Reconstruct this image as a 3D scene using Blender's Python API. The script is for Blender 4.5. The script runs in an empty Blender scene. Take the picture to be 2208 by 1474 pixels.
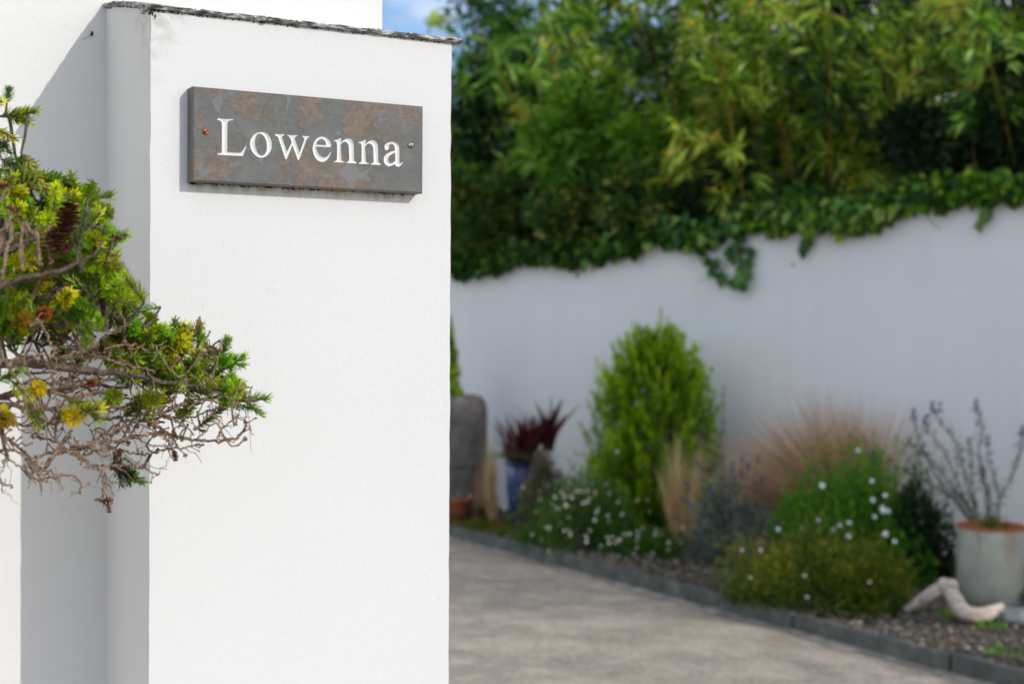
import bpy, math, random
import numpy as np
from mathutils import Vector, Matrix
from mathutils.geometry import delaunay_2d_cdt

random.seed(7); RNG = np.random.default_rng(7)
scene = bpy.context.scene
COL = scene.collection
R = math.radians

# ------------------------------------------------------------------ camera
FPX = 3067.0                       # focal length in pixels of the 2208 px wide photograph (50 mm)
PITCH = -R(0.62); ROLL = R(0.29); CAMZ = 1.40
fw = Vector((0, math.cos(PITCH), math.sin(PITCH)))
rt = Vector((1, 0, 0)); up = rt.cross(fw)
rt2 = rt * math.cos(ROLL) + up * math.sin(ROLL)
up2 = up * math.cos(ROLL) - rt * math.sin(ROLL)
cam_d = bpy.data.cameras.new("camera"); cam = bpy.data.objects.new("camera", cam_d); COL.objects.link(cam)
M = Matrix((rt2, up2, -fw)).transposed().to_4x4(); M.translation = Vector((0, 0, CAMZ))
cam.matrix_world = M
cam_d.sensor_width = 36; cam_d.lens = FPX * 36 / 2208
cam_d.clip_start = 0.05; cam_d.clip_end = 2000
cam_d.dof.use_dof = True; cam_d.dof.focus_distance = 1.62; cam_d.dof.aperture_fstop = 5.6
cam_d.dof.aperture_blades = 9
scene.camera = cam

# ------------------------------------------------------------------ light
TH = R(29.0)                                            # the pillar's face against the picture plane
NRM = Vector((math.sin(TH), -math.cos(TH), 0)); LAT = Vector((math.cos(TH), math.sin(TH), 0))
SUN = (NRM + LAT * 0.48 + Vector((0, 0, 0.57))).normalized()
elev = math.asin(SUN.z); azim = math.atan2(SUN.x, SUN.y)   # from +Y, clockwise
world = bpy.data.worlds.new("World"); scene.world = world; world.use_nodes = True
nt = world.node_tree; bg = nt.nodes["Background"]
sky = nt.nodes.new("ShaderNodeTexSky"); sky.sky_type = 'NISHITA'; sky.sun_disc = False
sky.sun_elevation = elev; sky.sun_rotation = azim; sky.air_density = 0.75; sky.dust_density = 0.6; sky.ozone_density = 1.8
tc = nt.nodes.new("ShaderNodeTexCoord"); mp = nt.nodes.new("ShaderNodeMapping"); mp.inputs['Scale'].default_value = (1, 1, 2.6); mp.inputs['Location'].default_value = (9.43, 3.4, 6.9)
cn = nt.nodes.new("ShaderNodeTexNoise"); cn.inputs['Scale'].default_value = 2.3; cn.inputs['Detail'].default_value = 7; cn.inputs['Roughness'].default_value = .58
cr = nt.nodes.new("ShaderNodeValToRGB"); cr.color_ramp.elements[0].position = .44; cr.color_ramp.elements[1].position = .64
cr.color_ramp.elements[1].color = (.8, .8, .8, 1)
cm = nt.nodes.new("ShaderNodeMixRGB"); cm.inputs['Color2'].default_value = (11.5, 11.3, 10.8, 1)
nt.links.new(tc.outputs['Generated'], mp.inputs[0]); nt.links.new(mp.outputs[0], cn.inputs['Vector'])
nt.links.new(cn.outputs['Fac'], cr.inputs[0]); nt.links.new(cr.outputs[0], cm.inputs['Fac'])
nt.links.new(sky.outputs[0], cm.inputs['Color1']); nt.links.new(cm.outputs[0], bg.inputs[0])
bg.inputs['Strength'].default_value = 0.15
sd = bpy.data.lights.new("sun", 'SUN'); so = bpy.data.objects.new("sun", sd); COL.objects.link(so)
sd.energy = 2.0; sd.angle = R(0.53); sd.color = (1, .965, .91)
so.rotation_euler = SUN.to_track_quat('Z', 'Y').to_euler()
scene.view_settings.view_transform = 'Standard'; scene.view_settings.look = 'None'
scene.view_settings.gamma = 1; scene.view_settings.exposure = 0.22; scene.view_settings.use_curve_mapping = False
scene.cycles.max_bounces = 8; scene.cycles.diffuse_bounces = 5; scene.cycles.transmission_bounces = 4
scene.cycles.use_denoising = True

# ------------------------------------------------------------------ pixel -> place
def ray(u, v):
    return (rt2 * ((u - 1104) / FPX) + up2 * ((737 - v) / FPX) + fw)
def wp(u, v, Y):
    """point on the ray of pixel (u, v) at distance Y along the camera's ground direction"""
    d = ray(u, v); return Vector((0, 0, CAMZ)) + d * (Y / d.y)
def hit(u, v, p, n):
    d = ray(u, v); o = Vector((0, 0, CAMZ)); return o + d * ((p - o).dot(n) / d.dot(n))

# ------------------------------------------------------------------ mesh helpers
class MB:
    def __init__(s): s.v = []; s.f = []; s.t = []; s.m = []; s.n = 0
    def add(s, v, f, tint=0.5, mi=0):
        v = np.asarray(v, float).reshape(-1, 3); f = np.asarray(f, int).reshape(-1, 3)
        s.v.append(v); s.f.append(f + s.n); s.n += len(v)
        s.t.append(np.full(len(f), tint) if np.isscalar(tint) else np.asarray(tint, float))
        s.m.append(np.full(len(f), mi, int))
        return s
    def quads(s, v, q, tint=.5, mi=0):
        q = np.asarray(q, int).reshape(-1, 4)
        return s.add(v, np.concatenate([q[:, [0, 1, 2]], q[:, [0, 2, 3]]]), tint, mi)
    def box(s, c, hx, hy, hz, rot=0, tint=.5, mi=0):
        P = np.array([[x, y, z] for z in (-hz, hz) for x, y in ((-hx, -hy), (hx, -hy), (hx, hy), (-hx, hy))], float)
        cr, sr = math.cos(rot), math.sin(rot)
        P = np.stack([P[:, 0] * cr - P[:, 1] * sr, P[:, 0] * sr + P[:, 1] * cr, P[:, 2]], 1) + np.array(c)
        return s.quads(P, [[3, 2, 1, 0], [4, 5, 6, 7], [0, 1, 5, 4], [1, 2, 6, 5], [2, 3, 7, 6], [3, 0, 4, 7]], tint, mi)
    def tube(s, pts, rad, sides=6, tint=.5, mi=0, jit=0.0, cap=True):
        pts = np.asarray([tuple(p) for p in pts], float); n = len(pts)
        rad = np.full(n, rad) if np.isscalar(rad) else np.asarray(rad, float)
        T = np.gradient(pts, axis=0); T /= np.linalg.norm(T, axis=1)[:, None] + 1e-12
        ref = np.array([0, 0, 1.0]) if abs(T[0][2]) < .9 else np.array([1.0, 0, 0])
        V = []; u = np.cross(T[0], ref); u /= np.linalg.norm(u)
        for i in range(n):
            u = u - T[i] * u.dot(T[i]); u /= np.linalg.norm(u) + 1e-12; w = np.cross(T[i], u)
            for k in range(sides):
                a = 2 * math.pi * k / sides; r = rad[i] * (1 + (random.uniform(-jit, jit) if jit else 0))
                V.append(pts[i] + (u * math.cos(a) + w * math.sin(a)) * r)
        Q = [[i * sides + k, i * sides + (k + 1) % sides, (i + 1) * sides + (k + 1) % sides, (i + 1) * sides + k] for i in range(n - 1) for k in range(sides)]
        b = s.n; s.quads(V, Q, tint, mi)
        if cap:
            V2 = np.array(V[-sides:] + [pts[-1] + T[-1] * rad[-1] * .5]); s.add(V2, [[k, (k + 1) % sides, sides] for k in range(sides)], tint, mi)
            V2 = np.array(V[:sides] + [pts[0]]); s.add(V2, [[(k + 1) % sides, k, sides] for k in range(sides)], tint, mi)
        return s
    def lathe(s, prof, c=(0, 0, 0), seg=36, tint=.5, mi=0, wob=0):
        V = []
        for r, z in prof:
            for k in range(seg):
                a = 2 * math.pi * k / seg; rr = r * (1 + wob * math.sin(3 * a + z * 9))
                V.append((c[0] + rr * math.cos(a), c[1] + rr * math.sin(a), c[2] + z))
        Q = [[i * seg + k, i * seg + (k + 1) % seg, (i + 1) * seg + (k + 1) % seg, (i + 1) * seg + k] for i in range(len(prof) - 1) for k in range(seg)]
        return s.quads(V, Q, tint, mi)
    def blob(s, c, r, sub=1, jit=.15, tint=.5, mi=0, sq=(1, 1, 1)):
        V, F = ICO[sub]; V = V * (1 + RNG.uniform(-jit, jit, (len(V), 1))) * r * np.array(sq)
        return s.add(V + np.array(tuple(c)), F, tint, mi)
    def leaves(s, P, D, L, W, tint=None, mi=0, fold=.25, face=None, droop=0.0):
        P = np.asarray(P, float).reshape(-1, 3); n = len(P)
        D = np.asarray(D, float).reshape(-1, 3); D = D / (np.linalg.norm(D, axis=1)[:, None] + 1e-9)
        L = np.broadcast_to(L, (n,)).reshape(-1, 1); W = np.broadcast_to(W, (n,)).reshape(-1, 1)
        N = RNG.normal(size=(n, 3)) if face is None else RNG.normal(size=(n, 3)) * .55 + np.asarray(face)
        S = np.cross(D, N); S /= np.linalg.norm(S, axis=1)[:, None] + 1e-9; U = np.cross(S, D)
        mid = P + D * L * .42; tip = P + D * L - np.array([0, 0, 1]) * L * droop
        V = np.stack([P, mid + S * W / 2 + U * W * fold, mid, mid - S * W / 2 + U * W * fold, tip], 1).reshape(-1, 3)
        F = (np.array([[0, 2, 1], [0, 3, 2], [1, 2, 4], [2, 3, 4]])[None] + (np.arange(n) * 5)[:, None, None]).reshape(-1, 3)
        t = RNG.uniform(0, 1, n) if tint is None else np.broadcast_to(tint, (n,))
        return s.add(V, F, np.repeat(t, 4), mi)
    def build(s, name, mats, parent=None, smooth=False, kind=None, bevel=0, origin=None):
        V = np.concatenate(s.v); F = np.concatenate(s.f); T = np.concatenate(s.t); MI = np.concatenate(s.m)
        off = np.array(parent.matrix_basis.translation) if parent is not None else np.array(origin if origin is not None else (0, 0, 0), float)
        if parent is not None and parent.parent is not None: off = off + np.array(parent.parent.matrix_basis.translation)
        V = V - off
        me = bpy.data.meshes.new(name); me.vertices.add(len(V)); me.vertices.foreach_set("co", V.astype(np.float32).ravel())
        me.loops.add(len(F) * 3); me.loops.foreach_set("vertex_index", F.astype(np.int32).ravel())
        me.polygons.add(len(F)); me.polygons.foreach_set("loop_start", np.arange(0, len(F) * 3, 3, dtype=np.int32))
        me.polygons.foreach_set("loop_total", np.full(len(F), 3, np.int32))
        me.polygons.foreach_set("material_index", MI.astype(np.int32))
        me.polygons.foreach_set("use_smooth", np.full(len(F), bool(smooth)))
        me.update(calc_edges=True)
        a = me.attributes.new("tint", 'FLOAT', 'FACE'); a.data.foreach_set("value", T.astype(np.float32))
        for m in (mats if isinstance(mats, (list, tuple)) else [mats]): me.materials.append(m)
        o = bpy.data.objects.new(name, me); COL.objects.link(o)
        if parent is not None: o.parent = parent
        else: o.location = off
        if kind: o["kind"] = kind
        if bevel:
            w = o.modifiers.new("weld", 'WELD'); w.merge_threshold = 1e-6
            b = o.modifiers.new("bevel", 'BEVEL'); b.width = bevel; b.segments = 2; b.limit_method = 'ANGLE'
        return o
def _ico(sub):
    t = (1 + 5 ** .5) / 2
    V = [(-1, t, 0), (1, t, 0), (-1, -t, 0), (1, -t, 0), (0, -1, t), (0, 1, t), (0, -1, -t), (0, 1, -t), (t, 0, -1), (t, 0, 1), (-t, 0, -1), (-t, 0, 1)]
    F = [(0, 11, 5), (0, 5, 1), (0, 1, 7), (0, 7, 10), (0, 10, 11), (1, 5, 9), (5, 11, 4), (11, 10, 2), (10, 7, 6), (7, 1, 8), (3, 9, 4), (3, 4, 2), (3, 2, 6), (3, 6, 8), (3, 8, 9), (4, 9, 5), (2, 4, 11), (6, 2, 10), (8, 6, 7), (9, 8, 1)]
    V = [Vector(v).normalized() for v in V]
    for _ in range(sub):
        c = {}; G = []
        def m(a, b):
            k = (min(a, b), max(a, b))
            if k not in c: c[k] = len(V); V.append(((V[a] + V[b]) / 2).normalized())
            return c[k]
        for a, b, d in F: x, y, z = m(a, b), m(b, d), m(d, a); G += [(a, x, z), (b, y, x), (d, z, y), (x, y, z)]
        F = G
    return np.array([tuple(v) for v in V]), np.array(F)
ICO = {k: _ico(k) for k in (0, 1, 2)}

def thing(name, label, cat, loc, group=None):
    o = bpy.data.objects.new(name, None); COL.objects.link(o); o.location = loc; o.empty_display_size = .05
    o["label"] = label; o["category"] = cat
    if group: o["group"] = group
    return o
def tag(o, label, cat, group=None, kind=None):
    o["label"] = label; o["category"] = cat
    if group: o["group"] = group
    if kind: o["kind"] = kind
    return o
def inst(name, src, parent, loc, rot=None, scale=1, color=None, mat=None):
    """a part that shares its mesh; loc is a world position"""
    o = bpy.data.objects.new(name, src); COL.objects.link(o); o.parent = parent
    o.location = Vector(loc) - parent.matrix_basis.translation
    if rot is not None: o.rotation_mode = 'QUATERNION'; o.rotation_quaternion = rot
    o.scale = (scale,) * 3 if np.isscalar(scale) else scale
    if color: o.color = color
    return o
def catmull(P, n=6, closed=False):
    P = [np.array(p, float) for p in P]; out = []; m = len(P)
    for i in range(m if closed else m - 1):
        p1, p2 = P[i], P[(i + 1) % m]
        p0 = P[i - 1] if (closed or i > 0) else p1; p3 = P[(i + 2) % m] if (closed or i + 2 < m) else p2
        for k in range(n):
            t = k / n
            out.append(.5 * ((2 * p1) + (-p0 + p2) * t + (2 * p0 - 5 * p1 + 4 * p2 - p3) * t * t + (-p0 + 3 * p1 - 3 * p2 + p3) * t ** 3))
    if not closed: out.append(P[-1])
    return out

# ------------------------------------------------------------------ materials
class Mat:
    def __init__(s, name, rough=.6, spec=.4):
        s.m = bpy.data.materials.new(name); s.m.use_nodes = True; s.t = s.m.node_tree; s.b = s.t.nodes["Principled BSDF"]
        s.b.inputs['Roughness'].default_value = rough; s.b.inputs['Specular IOR Level'].default_value = spec
    def n(s, ty, **k):
        x = s.t.nodes.new("ShaderNode" + ty)
        for a, b in k.items():
            if a in x.inputs: x.inputs[a].default_value = b
            else: setattr(x, a, b)
        return x
    def l(s, a, b): s.t.links.new(a, b)
    def co(s): return s.n("TexCoord").outputs['Object']
    def noise(s, scale, detail=4, rough=.55, co=None, dist=0):
        x = s.n("TexNoise"); x.inputs['Scale'].default_value = scale; x.inputs['Detail'].default_value = detail; x.inputs['Roughness'].default_value = rough; x.inputs['Distortion'].default_value = dist
        s.l(co if co is not None else s.co(), x.inputs['Vector']); return x.outputs['Fac']
    def ramp(s, fac, stops):
        x = s.n("ValToRGB"); e = x.color_ramp.elements
        while len(e) < len(stops): e.new(.5)
        for i, (p, c) in enumerate(stops): e[i].position = p; e[i].color = (*c, 1) if not np.isscalar(c) else (c, c, c, 1)
        s.l(fac, x.inputs[0]); return x.outputs[0]
    def mix(s, fac, a, b, blend='MIX'):
        x = s.n("MixRGB"); x.blend_type = blend
        for k, val in (('Fac', fac), ('Color1', a), ('Color2', b)):
            if isinstance(val, (int, float)): x.inputs[k].default_value = val
            elif isinstance(val, tuple): x.inputs[k].default_value = (*val, 1)
            else: s.l(val, x.inputs[k])
        return x.outputs[0]
    def math(s, op, a, b=0.0, clamp=False):
        x = s.n("Math"); x.operation = op; x.use_clamp = clamp
        for i, val in enumerate((a, b)):
            if isinstance(val, (int, float)): x.inputs[i].default_value = val
            else: s.l(val, x.inputs[i])
        return x.outputs[0]
    def bump(s, h, dist, strength=1.0):
        x = s.n("Bump"); x.inputs['Distance'].default_value = dist; x.inputs['Strength'].default_value = strength
        s.l(h, x.inputs['Height']); s.l(x.outputs[0], s.b.inputs['Normal']); return s
    def base(s, c):
        if isinstance(c, tuple): s.b.inputs['Base Color'].default_value = (*c, 1)
        else: s.l(c, s.b.inputs['Base Color'])
        return s
    def attr(s, name="tint"):
        x = s.n("Attribute"); x.attribute_name = name; return x.outputs['Fac']

def leaf_mat(name, stops, rough=.45, trans=.3, spec=.35):
    m = Mat(name, rough, spec); c = m.ramp(m.attr(), stops); m.base(c)
    tr = m.n("BsdfTranslucent"); hs = m.mix(1.0, c, (1.25, 1.35, .55), 'MULTIPLY'); m.l(hs, tr.inputs[0])
    mx = m.n("MixShader"); mx.inputs[0].default_value = trans; m.l(m.b.outputs[0], mx.inputs[1]); m.l(tr.outputs[0], mx.inputs[2])
    m.l(mx.outputs[0], m.t.nodes["Material Output"].inputs[0]); return m.m

def plaster(name, col=(.70, .70, .695), stain=None, low=0):
    m = Mat(name, .85, .15); co = m.co()
    n1 = m.noise(330, 3, .6, co); n2 = m.noise(1.6, 3, .5, co)
    c = m.mix(m.ramp(n2, [(.35, 0), (.7, 1)]), col, tuple(x * .95 for x in col))
    v = m.n("TexVoronoi"); v.inputs['Scale'].default_value = 95; m.l(co, v.inputs['Vector'])
    pit = m.ramp(v.outputs['Distance'], [(.0, 1), (.13, 0)]); gate = m.ramp(m.noise(23, 2, .5, co), [(.56, 0), (.66, 1)])
    pitg = m.math('MULTIPLY', pit, gate)
    c = m.mix(m.math('MULTIPLY', pitg, .35), c, (.42, .42, .38))
    if stain: c = stain(m, c, co)
    m.base(c)
    h = m.math('ADD', m.math('MULTIPLY', n1, .6), m.math('MULTIPLY', m.noise(110, 2, .5, co), .8))
    h = m.math('SUBTRACT', h, m.math('MULTIPLY', pitg, .9))
    m.bump(h, .0011, .5); return m.m

def stone(name, stops, scale=20, rough=.8, bump=.004, detail=6, spec=.3):
    m = Mat(name, rough, spec); f = m.noise(scale, detail, .6); m.base(m.ramp(f, stops)); m.bump(m.noise(scale * 2.5, 5, .6), bump, .7); return m.m

def bark_mat(name, a, b, scale=160, rough=.85):
    m = Mat(name, rough, .2); m.base(m.ramp(m.noise(scale, 4, .6), [(.35, a), (.65, b)])); m.bump(m.noise(scale * 2, 3, .6), .0012, .6); return m.m

def sep(m, co):
    x = m.n("SeparateXYZ"); m.l(co, x.inputs[0]); return x.outputs

# ================================================================== SETTING: ground, drive, bed
KERB0 = Vector((-.40, 9.43, 0)); KD = Vector((.5135, -.858, 0)).normalized(); KN = Vector((-KD.y, KD.x, 0))   # KN points into the bed (right/back)
WALL0 = Vector((-.50, 10.90, 0)); WD = Vector((.761, -.649, 0)).normalized(); WN = Vector((WD.y, -WD.x, 0))  # WN towards the camera
def kerb(t): return KERB0 + KD * t

m = Mat("soil_ground", .95, .1); m.base(m.ramp(m.noise(3, 5), [(.3, (.06, .07, .03)), (.7, (.10, .085, .055))])); m.bump(m.noise(30, 4), .02)
b = MB(); b.quads([(-300, -300, -.008), (300, -300, -.008), (300, 400, -.008), (-300, 400, -.008)], [[0, 1, 2, 3]])
b.build("ground", m.m, kind="structure")

m = Mat("drive_concrete", .9, .2); co = m.co()
mpp = m.n("Mapping"); mpp.inputs['Scale'].default_value = (.8, 1.15, 1); mpp.inputs['Rotation'].default_value = (0, 0, R(12)); m.l(co, mpp.inputs[0])
n1 = m.noise(3.2, 8, .70, mpp.outputs[0], .4); n2 = m.noise(55, 5, .7, co); n3 = m.noise(16, 6, .7, mpp.outputs[0])
c = m.ramp(n1, [(.36, (.15, .128, .105)), (.48, (.34, .29, .235)), (.62, (.66, .565, .455))])
c = m.mix(.45, c, m.ramp(n3, [(.38, (.18, .153, .122)), (.62, (.61, .525, .42))]))
c = m.mix(.4, c, m.ramp(n2, [(.38, (.14, .12, .10)), (.62, (.66, .57, .49))])); m.base(c); m.bump(n2, .006, .8)
b = MB(); a0 = kerb(-14); a1 = kerb(16)
b.quads([(a0.x, a0.y, 0), (a0.x - 14, a0.y - 4, 0), (-14, -8, 0), (a1.x, a1.y, 0)], [[0, 1, 2, 3]])
b.build("driveway", m.m, kind="structure")
m = Mat("cement_haunch", .9, .2); m.base(m.ramp(m.noise(14, 5), [(.35, (.22, .20, .17)), (.65, (.46, .42, .36))])); m.bump(m.noise(60, 4), .005)
b = MB(); P = []
for i in range(81):
    t = -3 + i * .15; w = .075 + .03 * math.sin(i * 1.3) + .018 * math.sin(i * 3.1)
    p = kerb(t); q = p - KN * w; P += [(p.x, p.y, .012), (q.x, q.y, .004)]
b.quads(P, [[2 * i, 2 * i + 1, 2 * i + 3, 2 * i + 2] for i in range(80)])
b.build("drive_edge", m.m, kind="structure")

# bed surface between kerb and wall
m = Mat("bed_soil", .95, .1); m.base(m.ramp(m.noise(26, 6, .65), [(.32, (.05, .04, .028)), (.5, (.13, .105, .075)), (.68, (.23, .20, .16))])); m.bump(m.noise(60, 5), .02)
b = MB(); V = []; nx, ny = 60, 12
for i in range(nx):
    for j in range(ny):
        k = kerb(-3 + 12 * i / (nx - 1)) + KN * .015
        d = (WALL0 - k).dot(WN) / KN.dot(WN); p = k + KN * (max(d, .02) * j / (ny - 1))
        V.append((p.x, p.y, .060 + .010 * math.sin(i * .9 + j) * (0 < j < ny - 1)))
b.quads(V, [[i * ny + j, (i + 1) * ny + j, (i + 1) * ny + j + 1, i * ny + j + 1] for i in range(nx - 1) for j in range(ny - 1)])
b.build("planting_bed", m.m, kind="structure", smooth=True)
def bedz(): return .064

# kerb of slate boards
SLATEK = stone("kerb_slate", [(.3, (.065, .068, .062)), (.55, (.115, .12, .108)), (.75, (.20, .205, .185))], 11, .65, .004)
kb = thing("kerb_edging", "low dark grey slate edging along the drive, holding back the planting bed", "kerb", kerb(0) + Vector((0, 0, 0)))
cuts = [-3.0, -1.6, -.35, .95, 2.12, 3.34, 4.28, 5.25, 6.4, 7.6, 8.8]
for i in range(len(cuts) - 1):
    t0, t1 = cuts[i] + .006, cuts[i + 1] - .006; c = kerb((t0 + t1) / 2)
    b = MB(); b.box((c.x, c.y, .031 + .004 * math.sin(i * 2.3)), (t1 - t0) / 2, .019, .054, math.atan2(KD.y, KD.x) + R(.5 * math.sin(i * 4.7)))
    b.build("edging_board", SLATEK, kb, bevel=.005)

# loose chippings, 10-30 mm, on the bed near the drive
CHIP = leaf_mat("chippings", [(0, (.04, .036, .03)), (.3, (.10, .10, .10)), (.6, (.17, .145, .12)), (.85, (.25, .19, .13)), (1, (.38, .35, .31))], .8, 0.0)
b = MB(); V0, F0 = ICO[0]
for i in range(5200):
    t = random.uniform(.3, 6.0); k = kerb(t); d = (WALL0 - k).dot(WN) / KN.dot(WN)
    if d < .1: continue
    p = k + KN * (.03 + (random.random() ** 1.3) * min(d - .05, 1.3)); r = random.uniform(.006, .017)
    V = V0 * (r * RNG.uniform(.5, 1.3, 3)) * (1 + RNG.uniform(-.25, .25, (12, 1))); a = random.uniform(0, 6.28)
    V = np.stack([V[:, 0] * math.cos(a) - V[:, 1] * math.sin(a), V[:, 0] * math.sin(a) + V[:, 1] * math.cos(a), V[:, 2] * .6], 1)
    b.add(V + np.array((p.x, p.y, .072 + random.uniform(-.006, .008))), F0, random.random())
o = b.build("gravel", CHIP, kind="stuff"); tag(o, "loose slate and brown stone chippings scattered on the planting bed", "gravel")

# ================================================================== garden wall in the background
m = Mat("shaded_render", .9, .15); co = m.co(); xyz = sep(m, co)
big = m.noise(1.3, 4, .55, co); c = m.mix(m.ramp(big, [(.35, 0), (.7, 1)]), (.86, .86, .86), (.82, .82, .82))
mp2 = m.n("Mapping"); mp2.inputs['Scale'].default_value = (3.5, 3.5, .35); m.l(co, mp2.inputs[0])
st = m.noise(2.2, 5, .6, mp2.outputs[0]); c = m.mix(m.math('MULTIPLY', m.ramp(st, [(.5, 0), (.74, 1)]), .16), c, (.62, .62, .60))
m.base(c); GW = m.m
gw = thing("garden_wall", "long white rendered garden wall with an uneven ivy-topped edge behind the plants", "wall", WALL0)
tops = [(940, 580), (975, 578), (1100, 566), (1250, 546), (1400, 524), (1500, 505), (1620, 494), (1800, 478), (1960, 452), (2080, 436), (2208, 424)]
TP = []
for u, v in tops:
    p = hit(u, v, WALL0, WN); TP.append(((p - WALL0).dot(WD), p.z))
ts = [t for t, z in TP]; zs = [z for t, z in TP]
def walltop(t):
    if t > ts[-1]: return zs[-1] + (t - ts[-1]) * .03
    if t < ts[0]: return zs[0]
    return float(np.interp(t, ts, zs))
b = MB(); n = 140; V = []; tt = np.linspace(-5, 9, n)
for t in tt:
    zt = walltop(t) + .006 * math.sin(t * 11) + .004 * math.sin(t * 29); p = WALL0 + WD * t; q = p - WN * .22
    V += [(p.x, p.y, -.01), (p.x + WN.x * .004 * math.sin(t * 7), p.y, zt), (q.x, q.y, zt + .01), (q.x, q.y, -.01)]
b.quads(V, [[4 * i + j, 4 * i + 4 + j, 4 * i + 4 + (j + 1) % 4, 4 * i + (j + 1) % 4] for i in range(n - 1) for j in range(4)])
b.build("rendered_face", GW, gw)

# ================================================================== white pillar, tall wall, slate coping
SP = hit(415.5, 287.0, Vector((0, 1.6, 0)) + Vector((ray(415.5, 287).x / ray(415.5, 287).y * 1.6, 0, 0)), NRM)
SP = wp(415.5, 287.0, 1.60)                     # left edge of the sign's face
T_SIGN = .0205
PP = SP - NRM * T_SIGN                          # a point of the pillar's face
def face_s(u, v, off=0.0):
    """position along the pillar's face (s) and height of a pixel, on the plane 'off' in front of it"""
    p = hit(u, v, PP + NRM * off, NRM); return (p - PP).dot(LAT), p.z
sL = (face_s(325.3, 30)[0] + face_s(321.0, 1470)[0]) / 2
sR = (face_s(973.8, 110)[0] + face_s(966.3, 1470)[0]) / 2
zT = (face_s(327, 21)[1] + face_s(973, 94)[1]) / 2
DEP = .212
def PF(s, off, z): p = PP + LAT * s + NRM * off; return (p.x, p.y, z)

def pill_stain(m, c, co):
    # co is in the pillar's own frame: x along the face, z height
    x, y, z = sep(m, co)
    n = m.noise(60, 5, .65, co)
    # algae by the top left arris
    d = m.math('ADD', m.math('ABSOLUTE', m.math('SUBTRACT', x, sL)), m.math('MULTIPLY', m.math('SUBTRACT', zT, z), .55))
    d = m.math('ADD', d, m.math('MULTIPLY', y, .55))
    f = m.math('MULTIPLY', m.ramp(d, [(.0, 1), (.06, 0)]), m.ramp(n, [(.42, 0), (.62, 1)]))
    c = m.mix(m.math('MULTIPLY', f, .5), c, (.27, .23, .14))
    # brown wash under the sign
    zs0 = face_s(660, 404, T_SIGN)[1]; dz = m.math('SUBTRACT', zs0, z); below = m.math('MULTIPLY', m.math('GREATER_THAN', dz, 0.0), m.ramp(dz, [(.0, 1), (.012, 0)]))
    inx = m.math('MULTIPLY', m.math('GREATER_THAN', x, 0.0), m.math('LESS_THAN', x, .27)); mpv = m.n("Mapping"); mpv.inputs['Scale'].default_value = (1, 1, .25); m.l(co, mpv.inputs[0])
    c = m.mix(m.math('MULTIPLY', m.math('MULTIPLY', m.math('MULTIPLY', below, inx), m.ramp(m.noise(120, 3, .6, mpv.outputs[0]), [(.38, 0), (.62, 1)])), .7), c, (.33, .24, .14))
    return c
WHITE = plaster("white_masonry", stain=pill_stain)
WHITE2 = plaster("white_masonry_house", (.73, .72, .70))
def frame_obj(name, label=None, cat=None):
    o = thing(name, label, cat, PP.copy()); o.location = (PP.x, PP.y, 0); return o
pil = frame_obj("gate_pillar", "white rendered gate pillar in the foreground carrying the house name sign", "pillar")
# the body: built in its own frame (x along face, y inward, z up) so the texture follows the wall
def own(b_, name, mats, parent, **k):
    """MB whose coordinates are (s, inward, z) in the pillar's frame"""
    o = b_.build(name, mats, None, **k); o.parent = parent
    o.location = (0, 0, 0); o.rotation_euler = (0, 0, TH); return o
sideprof = [(0, 0), (.03, .008), (.0915, .0215), (.15, .0335), (DEP, .0425)]
b = MB(); nz = 90; V = []
zz = np.linspace(0, 1, nz)
fp = [(sL, 0), (sL, .03), (sL, .0915), (sL, .15), (sL, DEP), (sL, .40), (sR, .40), (sR, DEP), (sR, .10), (sR, 0), ((sL + sR) / 2, 0)]
hh = [zT, zT + .008, zT + .0215, zT + .0335, zT + .0425, zT + .0425, zT + .0425, zT + .0425, zT + .0215, zT, zT]
for a in zz:
    for k, ((s, y), h) in enumerate(zip(fp, hh)):
        js = (random.gauss(0, .00035) if k in (0, 9) else 0); V.append((s + js, y, a * h))
m_ = len(fp)
b.quads(V, [[i * m_ + (k + 1) % m_, i * m_ + k, (i + 1) * m_ + k, (i + 1) * m_ + (k + 1) % m_] for i in range(nz - 1) for k in range(m_)])
topi = (nz - 1) * m_
b.add(V[topi:topi + m_], [[0, k + 1, k] for k in range(1, m_ - 1)])
own(b, "pillar_body", WHITE, pil, smooth=False)

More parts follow.
